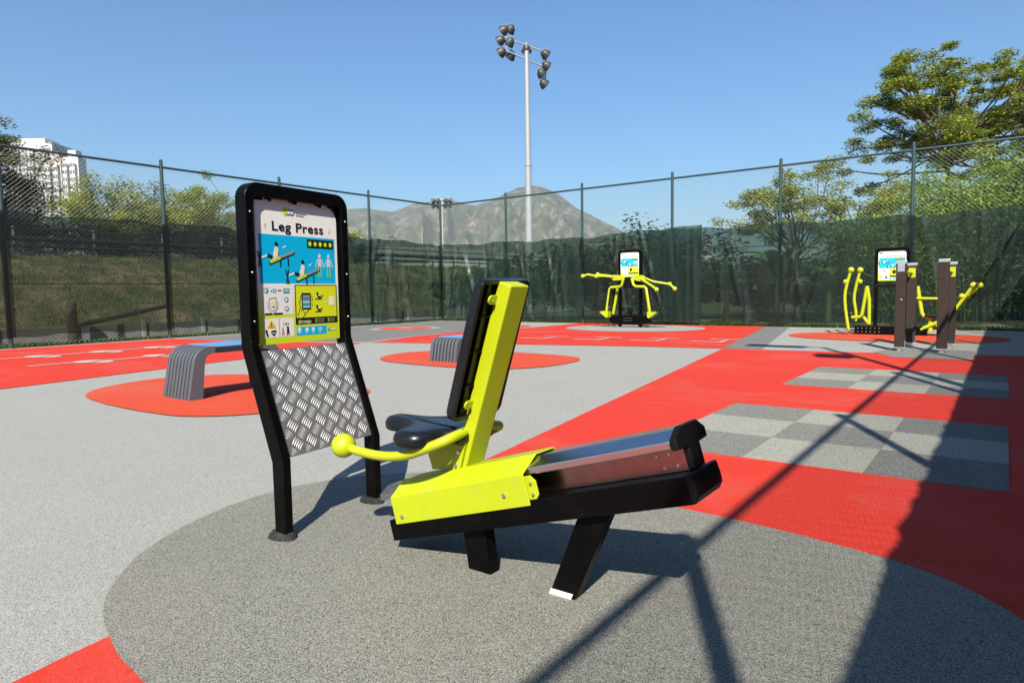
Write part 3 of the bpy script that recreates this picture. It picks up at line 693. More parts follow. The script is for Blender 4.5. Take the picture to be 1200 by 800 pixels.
def shoulder_station():
    Y = 17.6
    root = thing('shoulder_press_station', 'lime and black double seat shoulder press station in front of the back fence', 'exercise machine', (-8.7, Y, 0))
    far_frame(root, -9.06, -8.34, Y - .03, 2.22, 1.4)
    sign_panel(root, (-8.99, Y - .012, 1.45), (1, 0, 0), (0, 0, 1), .565, .69, 'Shoulder Press', False, .015, .05)
    MB().prism([(-9.02, Y - .03, 1.44), (-8.38, Y - .03, 1.44), (-8.50, Y - .03, 1.13), (-8.90, Y - .03, 1.13)], (0, .14, 0)).build('pivot_housing', 'matte', root, bevel=.02)
    MB().prism([(-9.35, Y - .1, .16), (-9.25, Y - .1, .34), (-8.15, Y - .1, .34), (-8.02, Y - .1, .16), (-8.2, Y - .1, .10), (-9.2, Y - .1, .10)], (0, .16, 0)).build('base_beam', 'black', root, bevel=.01)
    bo = MB()
    for x in (-8.83, -8.76, -8.69, -8.62):
        for z in (.2, .27): bo.tube([(x, Y - .095, z), (x, Y - .112, z)], .012, 8)
    parts(bo, 'bolt', 'bolt', root)
    for sx in (-1, 1):
        cx = -8.71
        def X(d): return cx + sx * d * (.94 if d > .7 else 1)
        # press arm: plate at the pivot, two long handles with balls
        arm = MB(); dz = 0 if sx < 0 else -.06
        arm.prism([(X(.10), Y - .12, 1.44), (X(.14), Y - .12, 1.36), (X(.46), Y - .12, 1.36 + dz), (X(.58), Y - .12, 1.44 + dz), (X(.46), Y - .12, 1.52 + dz * .6), (X(.18), Y - .12, 1.50)], (0, .05, 0))
        if sx < 0:
            t1 = [(X(.45), Y - .12, 1.46), (X(.8), Y - .22, 1.49), (X(1.0), Y - .28, 1.49), (X(1.25), Y - .34, 1.545), (X(1.41), Y - .38, 1.50)]; t2 = [(X(.45), Y - .05, 1.45), (X(.75), Y + .1, 1.50), (X(1.25), Y + .24, 1.55)]; balls = [t1[4], t2[2], (X(1.0), Y - .28, 1.485)]
        else:
            t1 = [(X(.45), Y - .05, 1.42), (X(.72), Y + .1, 1.30), (X(1.2), Y + .2, 1.22), (X(1.35), Y + .22, 1.09)]; t2 = [(X(.40), Y - .12, 1.38), (X(.66), Y - .2, 1.25), (X(.85), Y - .26, 1.18), (X(1.02), Y - .3, 1.077)]; balls = [t1[3], t2[3], t1[2]]
        arm.tube(t1, .034, 10); arm.tube(t2, .034, 10)
        ao = arm.build('press_arm', 'lime', root, smooth=40)
        for bp_ in balls:
            MB().sphere(bp_, .064, 14, 10).build('handle_ball', 'lime', ao, smooth=80)
        # seat stand
        sd = MB(); sd.tube([(X(.13), Y - .14, 1.40), (X(.18), Y - .14, 1.22), (X(.26), Y - .14, 1.17), (X(.52), Y - .14, 1.16), (X(.57), Y - .14, 1.12), (X(.70), Y - .14, .36)], .042, 10)
        sd.tube([(X(.42), Y + .06, 1.12), (X(.57), Y + .06, .38)], .042, 10)
        sd.prism([(X(.62), Y - .18, .46), (X(.93), Y - .18, .49), (X(.95), Y - .18, .44), (X(.72), Y - .18, .28), (X(.62), Y - .18, .30)], (0, .20, 0)); so = sd.build('seat_stand', 'lime', root, smooth=40)
        MB().box((X(1.02), Y - .08, .545), (.40, .34, .06)).build('seat', 'vinyl', root, bevel=.025)
        MB().box((X(.56), Y - .03, .88), (.05, .30, .52), Matrix.Rotation(R(sx * -9), 3, 'Y')).build('backrest', 'vinyl', root, bevel=.02)
shoulder_station()

def chest_station():
    Y = 16.92
    root = thing('chest_press_station', 'lime and black chest press station standing behind the brown parallel bar posts', 'exercise machine', (-2.03, Y, 0))
    far_frame(root, -2.37, -1.69, Y - .03, 1.92, 1.2)
    sign_panel(root, (-2.30, Y - .012, 1.2), (1, 0, 0), (0, 0, 1), .54, .655, 'Chest Press', False, .015, .05)
    MB().box((-2.03, Y, 1.09), (.66, .12, .08)).build('cross_bar', 'matte', root, bevel=.01)
    MB().box((-2.03, Y - .05, .11), (1.40, .17, .17)).build('base_beam', 'black', root, bevel=.012)
    bo = MB()
    for i in range(6):
        for z in (.07, .15): bo.tube([(-2.66 + .085 * i, Y - .13, z), (-2.66 + .085 * i, Y - .145, z)], .012, 8)
    parts(bo, 'bolt', 'bolt', root)
    # left user place: seat frame, two press levers
    fr = MB(); fr.tube([(-2.44, Y - .1, .24), (-2.45, Y - .1, .8), (-2.50, Y - .1, 1.09)], .038, 10); fr.tube([(-2.50, Y - .1, 1.08), (-2.585, Y - .1, .45), (-2.63, Y - .1, .40), (-2.80, Y - .1, .385)], .038, 10); fr.tube([(-2.56, Y - .1, .40), (-2.46, Y - .1, .26)], .036, 10)
    fr.build('seat_frame', 'lime', root, smooth=40)
    for x0, dy, pts in ((0, -.28, [(-2.80, .12), (-2.84, .20), (-2.915, .88), (-2.80, 1.45)]), (0, .10, [(-2.735, .30), (-2.745, .50), (-2.785, .88), (-2.675, 1.45)])):
        lv = MB().tube(spline([(x, Y + dy, z) for x, z in pts], 5), .034, 10).build('press_lever', 'lime', root, smooth=50)
        MB().sphere((pts[-1][0], Y + dy, 1.45), .068, 14, 10).build('handle_ball', 'lime', lv, smooth=80)
        MB().sphere((-2.905 if dy < 0 else -2.675, Y + dy, 1.19), .058, 14, 10).build('handle_ball', 'lime', lv, smooth=80)
    MB().box((-2.96, Y - .08, .475), (.36, .30, .05)).build('seat', 'vinyl', root, bevel=.02)
    # right user place
    fr = MB(); fr.tube([(-1.53, Y - .1, 1.07), (-1.44, Y - .1, .50), (-1.40, Y - .1, .43), (-1.25, Y - .1, .36)], .042, 10); fr.tube([(-1.45, Y - .1, .14), (-1.18, Y - .1, .28), (-.95, Y - .1, .36)], .042, 10); fr.tube([(-1.28, Y - .06, .10), (-1.28, Y - .06, .40)], .05, 10)
    fr.build('seat_frame', 'lime', root, smooth=40)
    MB().tube([(-1.57, Y - .14, .81), (-1.10, Y - .14, .80)], .030, 10).build('hand_rail', 'lime', root, smooth=50)
    for dy, tip in ((-.24, (-.535, 1.07)), (.12, (-.44, 1.07))):
        lv = MB().tube(spline([(-1.15, Y + dy, .22), (-1.02, Y + dy, .36), (-.85, Y + dy, .56), (tip[0], Y + dy, tip[1])], 5), .034, 10).build('press_lever', 'lime', root, smooth=50)
        MB().sphere((tip[0], Y + dy, tip[1]), .068, 14, 10).build('handle_ball', 'lime', lv, smooth=80)
        MB().sphere((tip[0] - .19, Y + dy, tip[1] - .22), .058, 14, 10).build('handle_ball', 'lime', lv, smooth=80)
    MB().box((-1.20, Y - .06, .44), (.36, .30, .06)).build('seat', 'vinyl', root, bevel=.02)
chest_station()

def parallel_bars():
    root = thing('parallel_bars', 'four brown posts with grey caps carrying lime parallel bars', 'exercise bars', (-1.1, 13.4, 0))
    w, d = .15, .10
    for x, y, h in ((-1.40, 12.82, 1.465), (-.80, 12.76, 1.472), (-1.36, 14.0, 1.46), (-.76, 13.97, 1.455)):
        p = MB().box((x, y, h / 2 + .03), (w, d, h - .06)).build('post', 'brown', root, bevel=.006)
        MB().box((x, y, h + .005), (w + .008, d + .008, .05)).build('post_cap', 'alu', p, bevel=.006)
        f = MB(); f.box((x, y, .062), (w + .012, d + .012, .012)); f.box((x + w / 2 + .003, y, .12), (.006, d + .01, .12)); f.box((x, y, .03), (.06, .06, .06)); f.build('base_bracket', 'alu', p, bevel=.003)
    for xa, ya, xb, yb in ((-1.40, 12.82, -1.36, 14.0), (-.80, 12.76, -.76, 13.97)):
        b = MB().tube([(xa + .0, ya + .05, 1.32), (xb, yb - .05, 1.31)], .022, 12).build('bar', 'lime', root, smooth=50)
        for (x, y, s2) in ((xa, ya + .053, 1), (xb, yb - .053, -1)): MB().box((x, y, 1.315), (.11, .008, .17)).build('bar_plate', 'lime', b, bevel=.002)
    MB().box((-1.40, 12.766, 1.385), (.105, .006, .13)).build('grey_plate', 'alu', root, bevel=.002)
    MB().tube([(-1.385, 12.765, .86), (-1.385, 12.752, .86)], .014, 10).build('lime_stud', 'lime', root)
parallel_bars()

# ------------------------------------------------------------------ fences
def fence(name, label, A, Bp, n, gap, nets, netmat, post_extra, seed, zlo=.16):
    A, Bp = Vector((*A, 0)), Vector((*Bp, 0)); d = (Bp - A) / n; u = d.normalized(); side = Vector((-u.y, u.x, 0))
    cen = Vector(((XL + XR) / 2, YB / 2, 0))
    if (cen - A).dot(side) < 0: side = -side            # side points into the court
    root = thing(name, label, 'fence', A.lerp(Bp, .5)); H = 4.4; rs = random.Random(seed)
    for i in range(post_extra[0], n + post_extra[1]):
        p = A + d * i
        po = MB().tube([p + Vector((0, 0, -.1)), p + Vector((0, 0, H + .16))], .043, 14); po.tube([p + Vector((0, 0, H + .16)), p + Vector((0, 0, H + .20))], [.047, .02], 14)
        po.build('post', 'teal', root, smooth=50)
    MB().tube([A + Vector((0, 0, H)), Bp + Vector((0, 0, H))], .030, 10).build('top_rail', 'teal', root, smooth=50)
    for z in (1.42, 2.24):
        MB().tube([A + side * .045 + Vector((0, 0, z)), Bp + side * .045 + Vector((0, 0, z))], .010, 6).build('tension_wire', 'cord', root)
    L = d.length; bright = 1 if abs(u.x) > .5 else 0; off = Vector((0, 0, 0)) - side * .012
    for i in range(n):
        p = A + d * i; cl = MB(); pit = .105; z0, z1 = .05, H - .02; run = (z1 - z0) / math.tan(R(43)); m = int((L + run) / pit) + 2
        for fam in (0, 1):
            for j in range(m):
                a = j * pit - (run if fam == 0 else 0)
                # line from (a, z0) rising to (a + run) or leaning the other way
                q0, q1 = ((a, z0), (a + run, z1)) if fam == 0 else ((a, z0), (a - run, z1))
                lo, hi = (q0, q1) if q0[0] < q1[0] else (q1, q0)
                t0 = max(0, (0 - lo[0]) / (hi[0] - lo[0])); t1 = min(1, (L - lo[0]) / (hi[0] - lo[0]))
                if t1 - t0 < .01: continue
                pa = (lo[0] + (hi[0] - lo[0]) * t0, lo[1] + (hi[1] - lo[1]) * t0); pb = (lo[0] + (hi[0] - lo[0]) * t1, lo[1] + (hi[1] - lo[1]) * t1)
                cl.tube([p + u * pa[0] + off + side * (.004 * fam) + Vector((0, 0, pa[1])), p + u * pb[0] + off + side * (.004 * fam) + Vector((0, 0, pb[1]))], .0030 if fam == bright else .0015, 3, cap=False)
        cl.build('chain_link', 'wire', root, kind='stuff', recalc=False)
    for (t0, t1, zl, zh0, zh1, mat, wav, ph, push) in nets:
        mb = MB(); ext = .09; W_ = (t1 - t0) * L; nu, nv = max(8, int((W_ + 2 * ext) * 22)), 30; vs = []; rw = random.Random(seed * 31 + int(ph * 10))
        pleats = [(rw.uniform(0, W_), rw.uniform(-.55, .55), rw.uniform(.05, .16), rw.uniform(.3, 1.0), rw.uniform(.2, 1)) for _ in range(int(W_ * 3.2) + 1)]
        for a in range(nu + 1):
            for b in range(nv + 1):
                f = a / nu; g2 = b / nv; x = t0 * L - ext + (W_ + 2 * ext) * f; xl = x - t0 * L
                sag = .25 if mat == 'net_dense' else 1
                zt = zh0 + (zh1 - zh0) * f + sag * (.03 * math.sin(x * 2.3 + ph) + .02 * math.sin(x * 5.1 + ph))
                zb = zl + .03 * math.sin(x * 1.7 + ph * 2) + .02 * math.sin(x * 7 + ph)
                z = zb + (zt - zb) * g2
                nz = abs(mnoise.noise(Vector((x * 1.3, z * .5 + ph, 3.1)))) * .35 + abs(mnoise.noise(Vector((x * 2.2 - z * 1.6, z * .7, ph + 9)))) * .25
                for px, sl, pw, pa, pz in pleats:          # sharp pleats hanging from the ties
                    dd = abs(xl - px - sl * (zt - z) * .6) / pw
                    if dd < 1: nz += pa * (1 - dd) * .45 * min(1, .25 + pz + g2 * .5)
                edge = min(1, max(0, (xl + ext) / .25), max(0, (W_ + ext - xl) / .25))
                q = A + u * x + side * (.060 + push + ph * .0012 + wav * nz * (.12 + .88 * edge)) + Vector((0, 0, z)); vs.append(q)
        fs = [(a * (nv + 1) + b, (a + 1) * (nv + 1) + b, (a + 1) * (nv + 1) + b + 1, a * (nv + 1) + b + 1) for a in range(nu) for b in range(nv)]
        mb.add(vs, fs).build('windscreen', mat, root, smooth=180, recalc=False)
        if netmat != 'net_dense':
            ties = MB()
            for kk in range(int(W_ / .5) + 1):
                xx = t0 * L + .05 + kk * .5; zz = zh0 + (zh1 - zh0) * (kk * .5 / max(W_, .1)) - .03; ties.box(A + u * xx + side * (.055 + push) + Vector((0, 0, zz)), (.02, .02, .05))
            ties.build('cable_ties', 'cord', root, kind='stuff')
    return root
fence('chain_link_fence', 'back chain link fence with green windscreen panels behind the shoulder press and chest press', (XL, YB), (XR, YB), 6, .0,
      [(0, 1.0, .12, 2.86, 2.84, 'net_corner', .34, .3, 0), (1.0, 2.0, .14, 2.84, 2.80, 'net_corner', .26, 1.3, 0), (2.0, 3.02, .14, 2.80, 2.92, 'net', .20, 2.1, 0), (2.8, 3.28, .10, 2.90, 2.93, 'net_corner', .08, 3.3, .05), (3.0, 5.0, .12, 2.86, 2.80, 'net', .13, 4.2, 0), (4.98, 6.0, .12, 2.80, 2.86, 'net', .13, 5.2, .01)], 'net', (0, 1), 11)
fence('chain_link_fence', 'left chain link fence with dark see-through windscreen along the grassy slope', (XL, YB - 7 * 3.507), (XL, YB - .12), 7, .0,
      [(k, k + 1, .24 if k < 6 else .16, 3.02 - .01 * k, 3.0 - .02 * k, 'net_left' if k < 5 else 'net_corner', .03 if k < 5 else .32, k * 1.1, 0) for k in range(7)], 'net_left', (0, 0), 12)
fence('chain_link_fence', 'right chain link fence with dense windscreen beside the camera, seen only by its shadow', (XR, -5.04), (XR, YB - .62), 7, .0,
      [(k, k + 1, .05, 2.92, 2.92, 'net_dense', .04, k * 1.7, 0) for k in range(7)], 'net_dense', (0, 1), 13)

def street_lamp():
    root = thing('street_lamp', 'tall lamp post with flat arm lamp outside the right fence, casting a long shadow', 'street lamp', (1.78, 4.62, 0))
    MB().tube([(1.78, 4.62, -.1), (1.78, 4.62, 8.7)], [.09, .055], 14).build('pole', 'galv', root, smooth=50)
    MB().tube([(1.78, 4.62, 8.68), (1.55, 4.62, 8.74)], .04, 10).build('arm', 'galv', root, smooth=50)
    MB().box((1.02, 4.5, 8.76), (1.05, .40, .10)).build('lamp_head', 'lampback', root, bevel=.03)
    MB().box((1.45, 4.6, 7.1), (.5, .40, .3)).build('floodlight', 'lampback', root, bevel=.03)
street_lamp()

# ------------------------------------------------------------------ floodlight masts
def mast(name, label, base, H, r0, r1, lamps, arms, s2=1.0):
    root = thing(name, label, 'floodlight', base); b = Vector(base)
    p = MB(); hs = [(-.1, r0), (H * .56, r0 * .83), (H * .561, r0 * .95), (H * .575, r0 * .95), (H * .576, r0 * .80), (H, r1)]
    p.tube([b + Vector((0, 0, z)) for z, _ in hs], [r for _, r in hs], 16); p.build('pole', 'galv', root, smooth=50)
    X = Vector((.8057, .5923, 0)); F = Vector((-.5923, .8057, 0))
    am = MB()
    for a, bb in arms: am.tube([b + X * a[0] + F * a[1] + Vector((0, 0, a[2])), b + X * bb[0] + F * bb[1] + Vector((0, 0, bb[2]))], .045 * s2, 8)
    am.build('crossarm', 'galv', root)
    for x, f, z, dx, dz in lamps:
        c0 = b + X * x + F * f + Vector((0, 0, z)); dr = (X * dx + F * .55 + Vector((0, 0, dz))).normalized(); r = .30 * s2
        lm = MB().tube([c0 - dr * r * 1.1, c0 - dr * r * .75, c0 - dr * r * .1, c0 + dr * r * .2], [r * .35, r * .7, r * .98, r * 1.06], 14).build('floodlight_head', 'lampback', root, smooth=50)
        MB().tube([c0 + dr * r * .21, c0 + dr * r * .25], [r * .98, r * .9], 14).build('lens', 'lampglass', lm)
        MB().tube([c0 - dr * r * .3 + X * r * .95, c0 - dr * r * .3 + Vector((0, 0, r * 1.1)), c0 - dr * r * .3 - X * r * .95], .035 * s2, 6).build('yoke', 'galv', lm)
B1 = view(40, 1.10)
mast('floodlight_mast', 'tall grey floodlight mast with lamp clusters rising behind the back fence', B1, 14.9, .23, .13,
     [(-1.35, -.3, 15.95, -.9, -.5), (-.95, -.1, 16.05, -.5, -.5), (-1.55, -.4, 15.35, -.9, -.5), (-1.0, -.2, 15.30, -.6, -.5), (-1.5, -.4, 14.7, -.9, -.5), (-.95, .1, 14.65, -.5, -.5), (0, .2, 15.0, 0, -.6),
      (1.15, .5, 14.85, .8, -.5), (1.2, .5, 14.2, .9, -.5), (.9, .5, 13.75, .6, -.6), (1.05, .6, 13.2, .8, -.6)],
     [((-1.4, -.4, 15.6), (1.3, .5, 14.95)), ((-1.4, -.4, 14.9), (1.2, .5, 14.1)), ((-1.2, -.3, 14.5), (-1.2, -.3, 16.0)), ((1.1, .5, 13.1), (1.1, .5, 15.0)), ((0, 0, 14.8), (0, 0, 15.4))])
B2 = view(112, -11.2)
mast('floodlight_mast', 'small far white floodlight mast above the fence corner', B2, 15.6, .24, .2,
     [(dx, 0, z, dx, -.5) for dx in (-1.5, -.7, .7, 1.5) for z in (16.0, 15.2)], [((-1.8, 0, 15.7), (1.8, 0, 15.7)), ((-1.4, 0, 16.3), (1.4, 0, 16.3)), ((0, 0, 15.4), (0, 0, 16.9))], 1.5)
def utility_pole():
    b = view(90, -11.7); root = thing('utility_pole', 'thin brown utility pole before the mountain, left of the fence corner', 'pole', b)
    MB().tube([b, b + Vector((0, 0, 9.8))], .12, 10).build('shaft', 'barkpale', root); MB().box(b + Vector((0, 0, 9.2)), (.9, .1, .1)).build('crosspiece', 'barkpale', root)
utility_pole()

# ------------------------------------------------------------------ slope, low wall and things beyond the left fence
def slope_h(x, y):
    t = min(1, max(0, (-19.9 - x) / 6.6)); h = 2.55 * (t * t * (3 - 2 * t) * .55 + t * .45)
    return h + .10 * mnoise.noise(Vector((x * .5, y * .5, 0))) * (1 if t > 0 else 0) + .05 * mnoise.noise(Vector((x * 1.7, y * 1.7, 4)))
def embankment():
    mb = MB(); xs = [-18.6 - .45 * i for i in range(22)] + [-30, -36, -60, -120]; ys = [-40 + 1.2 * j for j in range(0, 110)]
    vs = [(x, y, slope_h(x, y) - (.02 if i == 0 else 0)) for i, x in enumerate(xs) for y in ys]; n = len(ys)
    fs = [(i * n + j, i * n + j + 1, (i + 1) * n + j + 1, (i + 1) * n + j) for i in range(len(xs) - 1) for j in range(n - 1)]
    o = mb.add(vs, fs).build('grassy_slope', 'slope', origin=(0, 0, 0), kind='structure', smooth=180, recalc=False)
    if o.data.polygons[0].normal.z < 0: o.data.flip_normals()
embankment()
M['blade'] = leafmat('grass_blades', [(0, (.05, .10, .015)), (.4, (.12, .15, .03)), (.6, (.22, .18, .06)), (1, (.36, .25, .14))], trans=.2)
M['strip'] = leafmat('fence_foot_grass', [(0, (.05, .09, .015)), (.5, (.13, .17, .03)), (1, (.34, .30, .06))], trans=.2)
def tufts(name, n, area, hfun, hmin, hmax, mat, seed, spread=.16, blades=5, wid=.012):
    rs = random.Random(seed); mb = MB()
    for _ in range(n):
        x, y = area(rs); z = hfun(x, y); hh = rs.uniform(hmin, hmax)
        for _b in range(blades):
            a = rs.uniform(0, 6.283); ox, oy = rs.gauss(0, spread), rs.gauss(0, spread); l = hh * rs.uniform(.6, 1.1); dx, dy = math.cos(a), math.sin(a)
            p0 = Vector((x + ox, y + oy, z - .02)); tip = p0 + Vector((dx * l * .7, dy * l * .7, l)); sd = Vector((-dy, dx, 0)) * wid * rs.uniform(.7, 1.6)
            mb.add([p0 - sd, p0 + sd, tip], [(0, 1, 2)])
    return mb.build(name, mat, origin=(0, 0, 0), kind='stuff', recalc=False)
tufts('slope_grass', 20000, lambda r: (-19.9 - 7.5 * r.random(), -6 + 62 * r.random() ** 1.25), slope_h, .04, .20, 'blade', 3, .14, 5, .009)
tufts('fence_foot_grass', 2600, lambda r: (-17.75 - .75 * r.random(), -4 + 25 * r.random()), lambda x, y: -.03, .05, .16, 'strip', 4, .08, 6, .011)
tufts('fence_foot_grass', 2200, lambda r: (-17.5 + 18.7 * r.random(), 19.5 + .8 * r.random()), lambda x, y: -.05, .05, .22, 'strip', 5, .1, 6, .012)
def low_wall():
    root = thing('low_wall', 'low grey concrete wall with stub posts at the foot of the slope', 'wall', (-19.2, 6, 0))
    MB().box((-19.25, 8, .14), (.18, 60, .44)).build('wall_body', 'concrete', root, bevel=.01)
    pr = MB().box((-19.14, -20, .20), (.07, .09, .54)).build('stub_post', 'galv', root)
    for k in range(1, 34):
        q = pr.copy(); COL.objects.link(q); q.parent = root; q.location = (0, 1.7 * k, 0)
low_wall()
def bollard():
    b = (-18.75, 7.0, -.05); root = thing('wooden_post', 'short dark timber post standing before the low wall by the left fence', 'post', b)
    MB().tube([b, (-18.75, 7.0, .95)], [.12, .11], 12).build('timber_post', 'bark', root, smooth=50); MB().tube([(-18.75, 7.0, .95), (-18.75, 7.0, 1.0)], [.11, .08], 12).build('post_top', 'bark', root, smooth=50)
    MB().tube([(-18.7, 7.1, .4), (-18.3, 9.2, .85)], .06, 8).build('brace', 'bark', root)
bollard()
def concrete_pillar():
    b = view(26, -18.9); z = 2.3; root = thing('concrete_pillar', 'square concrete pillar at the far left above the grassy slope', 'pillar', (b.x, b.y, z))
    MB().box((b.x, b.y, z + .4), (1.15, 1.15, 1.3)).build('pedestal', 'concrete', root, bevel=.03); MB().box((b.x, b.y, z + 1.66), (.75, .75, 1.22)).build('shaft', 'concrete', root, bevel=.02)
concrete_pillar()
def utility_box():
    b = view(28, -19.7); z = 2.35; root = thing('equipment_box', 'dark equipment box with pale lid on top of the grassy slope', 'box', (b.x, b.y, z))
    MB().box((b.x, b.y, z + .25), (.8, .8, .6)).build('body', 'matte', root, bevel=.02); MB().box((b.x, b.y, z + .62), (.95, .95, .10)).build('lid', 'white', root, bevel=.02)
utility_box()
def tee_post():
    b = view(29, -19.2); z = 2.4; root = thing('marker_post', 'small white T shaped marker post on the slope crest', 'post', (b.x, b.y, z))
    MB().box((b.x, b.y, z + .25), (.14, .14, .7)).build('stem', 'white', root); MB().box((b.x, b.y, z + .62), (.5, .25, .07)).build('top', 'white', root)
tee_post()
def crest_rail():
    root = thing('pipe_railing', 'dark pipe railing with slim pale posts along the slope crest', 'railing', (-27.0, 20, 2.5))
    for z, r in ((3.12, .09), (2.86, .04), (3.45, .03)):
        MB().tube([(-26.9, -20, z), (-26.9, 60, z)], r, 8).build('pipe', 'cord', root)
    pr = MB().box((-27.1, -19, 3.0), (.055, .055, 1.1)).build('rail_post', 'galv', root)
    for k in range(1, 32):
        q = pr.copy(); COL.objects.link(q); q.parent = root; q.location = (0, 2.5 * k, 0)
crest_rail()

# ------------------------------------------------------------------ trees and plants
def leaf_mb(mb, p, size, rs, up=.5, narrow=.5):
    a = rs.uniform(0, 6.283); tilt = rs.uniform(-.9, .9)
    d = Vector((math.cos(a), math.sin(a), tilt * (1 - up) - .15)).normalized(); sd = d.cross(Vector((rs.uniform(-.6, .6), rs.uniform(-.6, .6), 1))).normalized(); s2 = size * rs.uniform(.6, 1.3)
    nrm = sd.cross(d); m = p + d * s2 * .5
    mb.add([p, m + sd * s2 * narrow * .5 + nrm * s2 * .08, p + d * s2 - nrm * s2 * .05, m - sd * s2 * narrow * .5 + nrm * s2 * .08], [(0, 1, 2), (0, 2, 3)])
def tree(name, label, base, fork, tips, leafmat_, n_leaf, leaf, clump, r0, bark='bark', seed=1, sub=3, group=None, flat=.5, lean=(0, 0), narrow=.5, cat='tree'):
    """trunk to fork height, limbs to every tip, leaf clumps round the tips and along the outer limbs"""
    rs = random.Random(seed); b = Vector(base); root = thing(name, label, cat, base, group)
    top = b + Vector((lean[0], lean[1], fork)); tr = MB(); path = spline([b, b.lerp(top, .5) + Vector((rs.uniform(-.1, .1), rs.uniform(-.1, .1), 0)), top], 4)
    tr.tube(path, [r0 * (1 - .4 * i / (len(path) - 1)) for i in range(len(path))], 10); cl = []
    for tp in tips:
        tp = Vector(tp) + b; st = b.lerp(top, rs.uniform(.72, 1.0)); mid = st.lerp(tp, .5) + Vector((rs.uniform(-.3, .3), rs.uniform(-.3, .3), -.12 * (tp - st).length * rs.random())); pt = spline([st, mid, tp], 5); k = len(pt)
        tr.tube(pt, [r0 * .34 * (1 - .85 * i / (k - 1)) + .008 for i in range(k)], 6); cl.append(tp)
        for _ in range(sub):
            f = pt[rs.randrange(k // 2, k)]; q = f + Vector((rs.gauss(0, 1), rs.gauss(0, 1), rs.gauss(.25, .5))) * clump * 1.1; tr.tube([f, f.lerp(q, .5) + Vector((0, 0, .05)), q], [r0 * .13 + .006, r0 * .09 + .005, .006], 5); cl.append(q)
    tr.build('trunk', bark, root, smooth=60)
    cr = MB(); per = max(4, n_leaf // len(cl))
    for q in cl:
        s2 = clump * rs.uniform(.6, 1.15)
        for _ in range(per):
            v = Vector((rs.gauss(0, 1), rs.gauss(0, 1), rs.gauss(0, 1))); v.normalize(); v *= rs.random() ** .45
            leaf_mb(cr, q + Vector((v.x * s2, v.y * s2, v.z * s2 * flat)), leaf, rs, narrow=narrow)
    cr.build('crown', leafmat_, root, recalc=False)
    return root
M['leaf_gold'] = leafmat('yellow_green_leaves', [(0, (.05, .11, .02)), (.3, (.13, .22, .03)), (.6, (.31, .38, .045)), (.87, (.58, .54, .07)), (1, (.70, .58, .14))], trans=.4)
M['leaf_mix'] = leafmat('olive_leaves', [(0, (.035, .065, .015)), (.5, (.10, .14, .025)), (.85, (.24, .24, .04)), (1, (.36, .30, .06))], trans=.3)
M['leaf_dark'] = leafmat('dark_leaves', [(0, (.012, .022, .008)), (.6, (.03, .05, .016)), (1, (.08, .10, .03))], trans=.2)
M['leaf_bright'] = leafmat('bright_bamboo_leaves', [(0, (.07, .14, .012)), (.5, (.22, .36, .03)), (.9, (.44, .56, .06)), (.96, (.5, .5, .1)), (1, (.6, .24, .1))], trans=.42)
M['leaf_bush'] = leafmat('bush_leaves', [(0, (.014, .034, .006)), (.6, (.055, .10, .014)), (1, (.18, .22, .04))], trans=.25)
M['leaf_banana'] = leafmat('banana_leaves', [(0, (.06, .12, .02)), (.7, (.12, .2, .035)), (1, (.28, .28, .06))], trans=.35)

tufts('slope_weeds', 4200, lambda r: (-19.9 - 7.5 * r.random(), -6 + 60 * r.random()), slope_h, .04, .14, 'leaf_bush', 6, .10, 8, .011)
def vtips(rs, n, rx, z0, z1, umb=True, fy=.8):
    """umbrella crown: tips over a dome, a few below"""
    out = []
    for i in range(n):
        a = rs.uniform(0, 6.283); r = math.sqrt(rs.random()); z = z0 + (z1 - z0) * ((1 - r * r) ** .5 if umb else rs.random()) * rs.uniform(.55, 1.0)
        v = Vector((.8057, .5923, 0)) * (r * rx * math.cos(a)) + Vector((-.5923, .8057, 0)) * (r * rx * fy * math.sin(a)); out.append((v.x, v.y, z))
    return out
rs = random.Random(21)
tree('umbrella_tree', 'tallest spreading tree with yellow green leaf clumps beyond the right part of the back fence', view(26, 16.7), 7.3, vtips(rs, 52, 4.7, 5.9, 10.0) + vtips(rs, 16, 4.6, 4.6, 7.2), 'leaf_gold', 60000, .125, .48, .13, 'bark', 5, 2, flat=.5)
rs = random.Random(22)
tree('umbrella_tree', 'yellow green spreading tree at the right edge, behind the bamboo clump', view(27, 21.8), 6.0, vtips(rs, 26, 3.4, 5.6, 10.3), 'leaf_gold', 36000, .125, .5, .12, 'bark', 6, 3)
rs = random.Random(23)
tree('small_tree', 'sparse yellow leaved small tree beyond the fence, left of the tall umbrella tree', view(24, 10.2), 2.6, vtips(rs, 22, 2.5, 2.6, 5.5), 'leaf_gold', 14000, .12, .42, .09, 'bark', 8, 3, flat=.5)
rs = random.Random(24)
tree('small_tree', 'loose yellow green small tree under the left side of the umbrella tree', view(25, 13.2), 2.8, vtips(rs, 18, 2.3, 2.6, 5.6), 'leaf_gold', 11000, .12, .42, .09, 'bark', 9, 3, flat=.5)
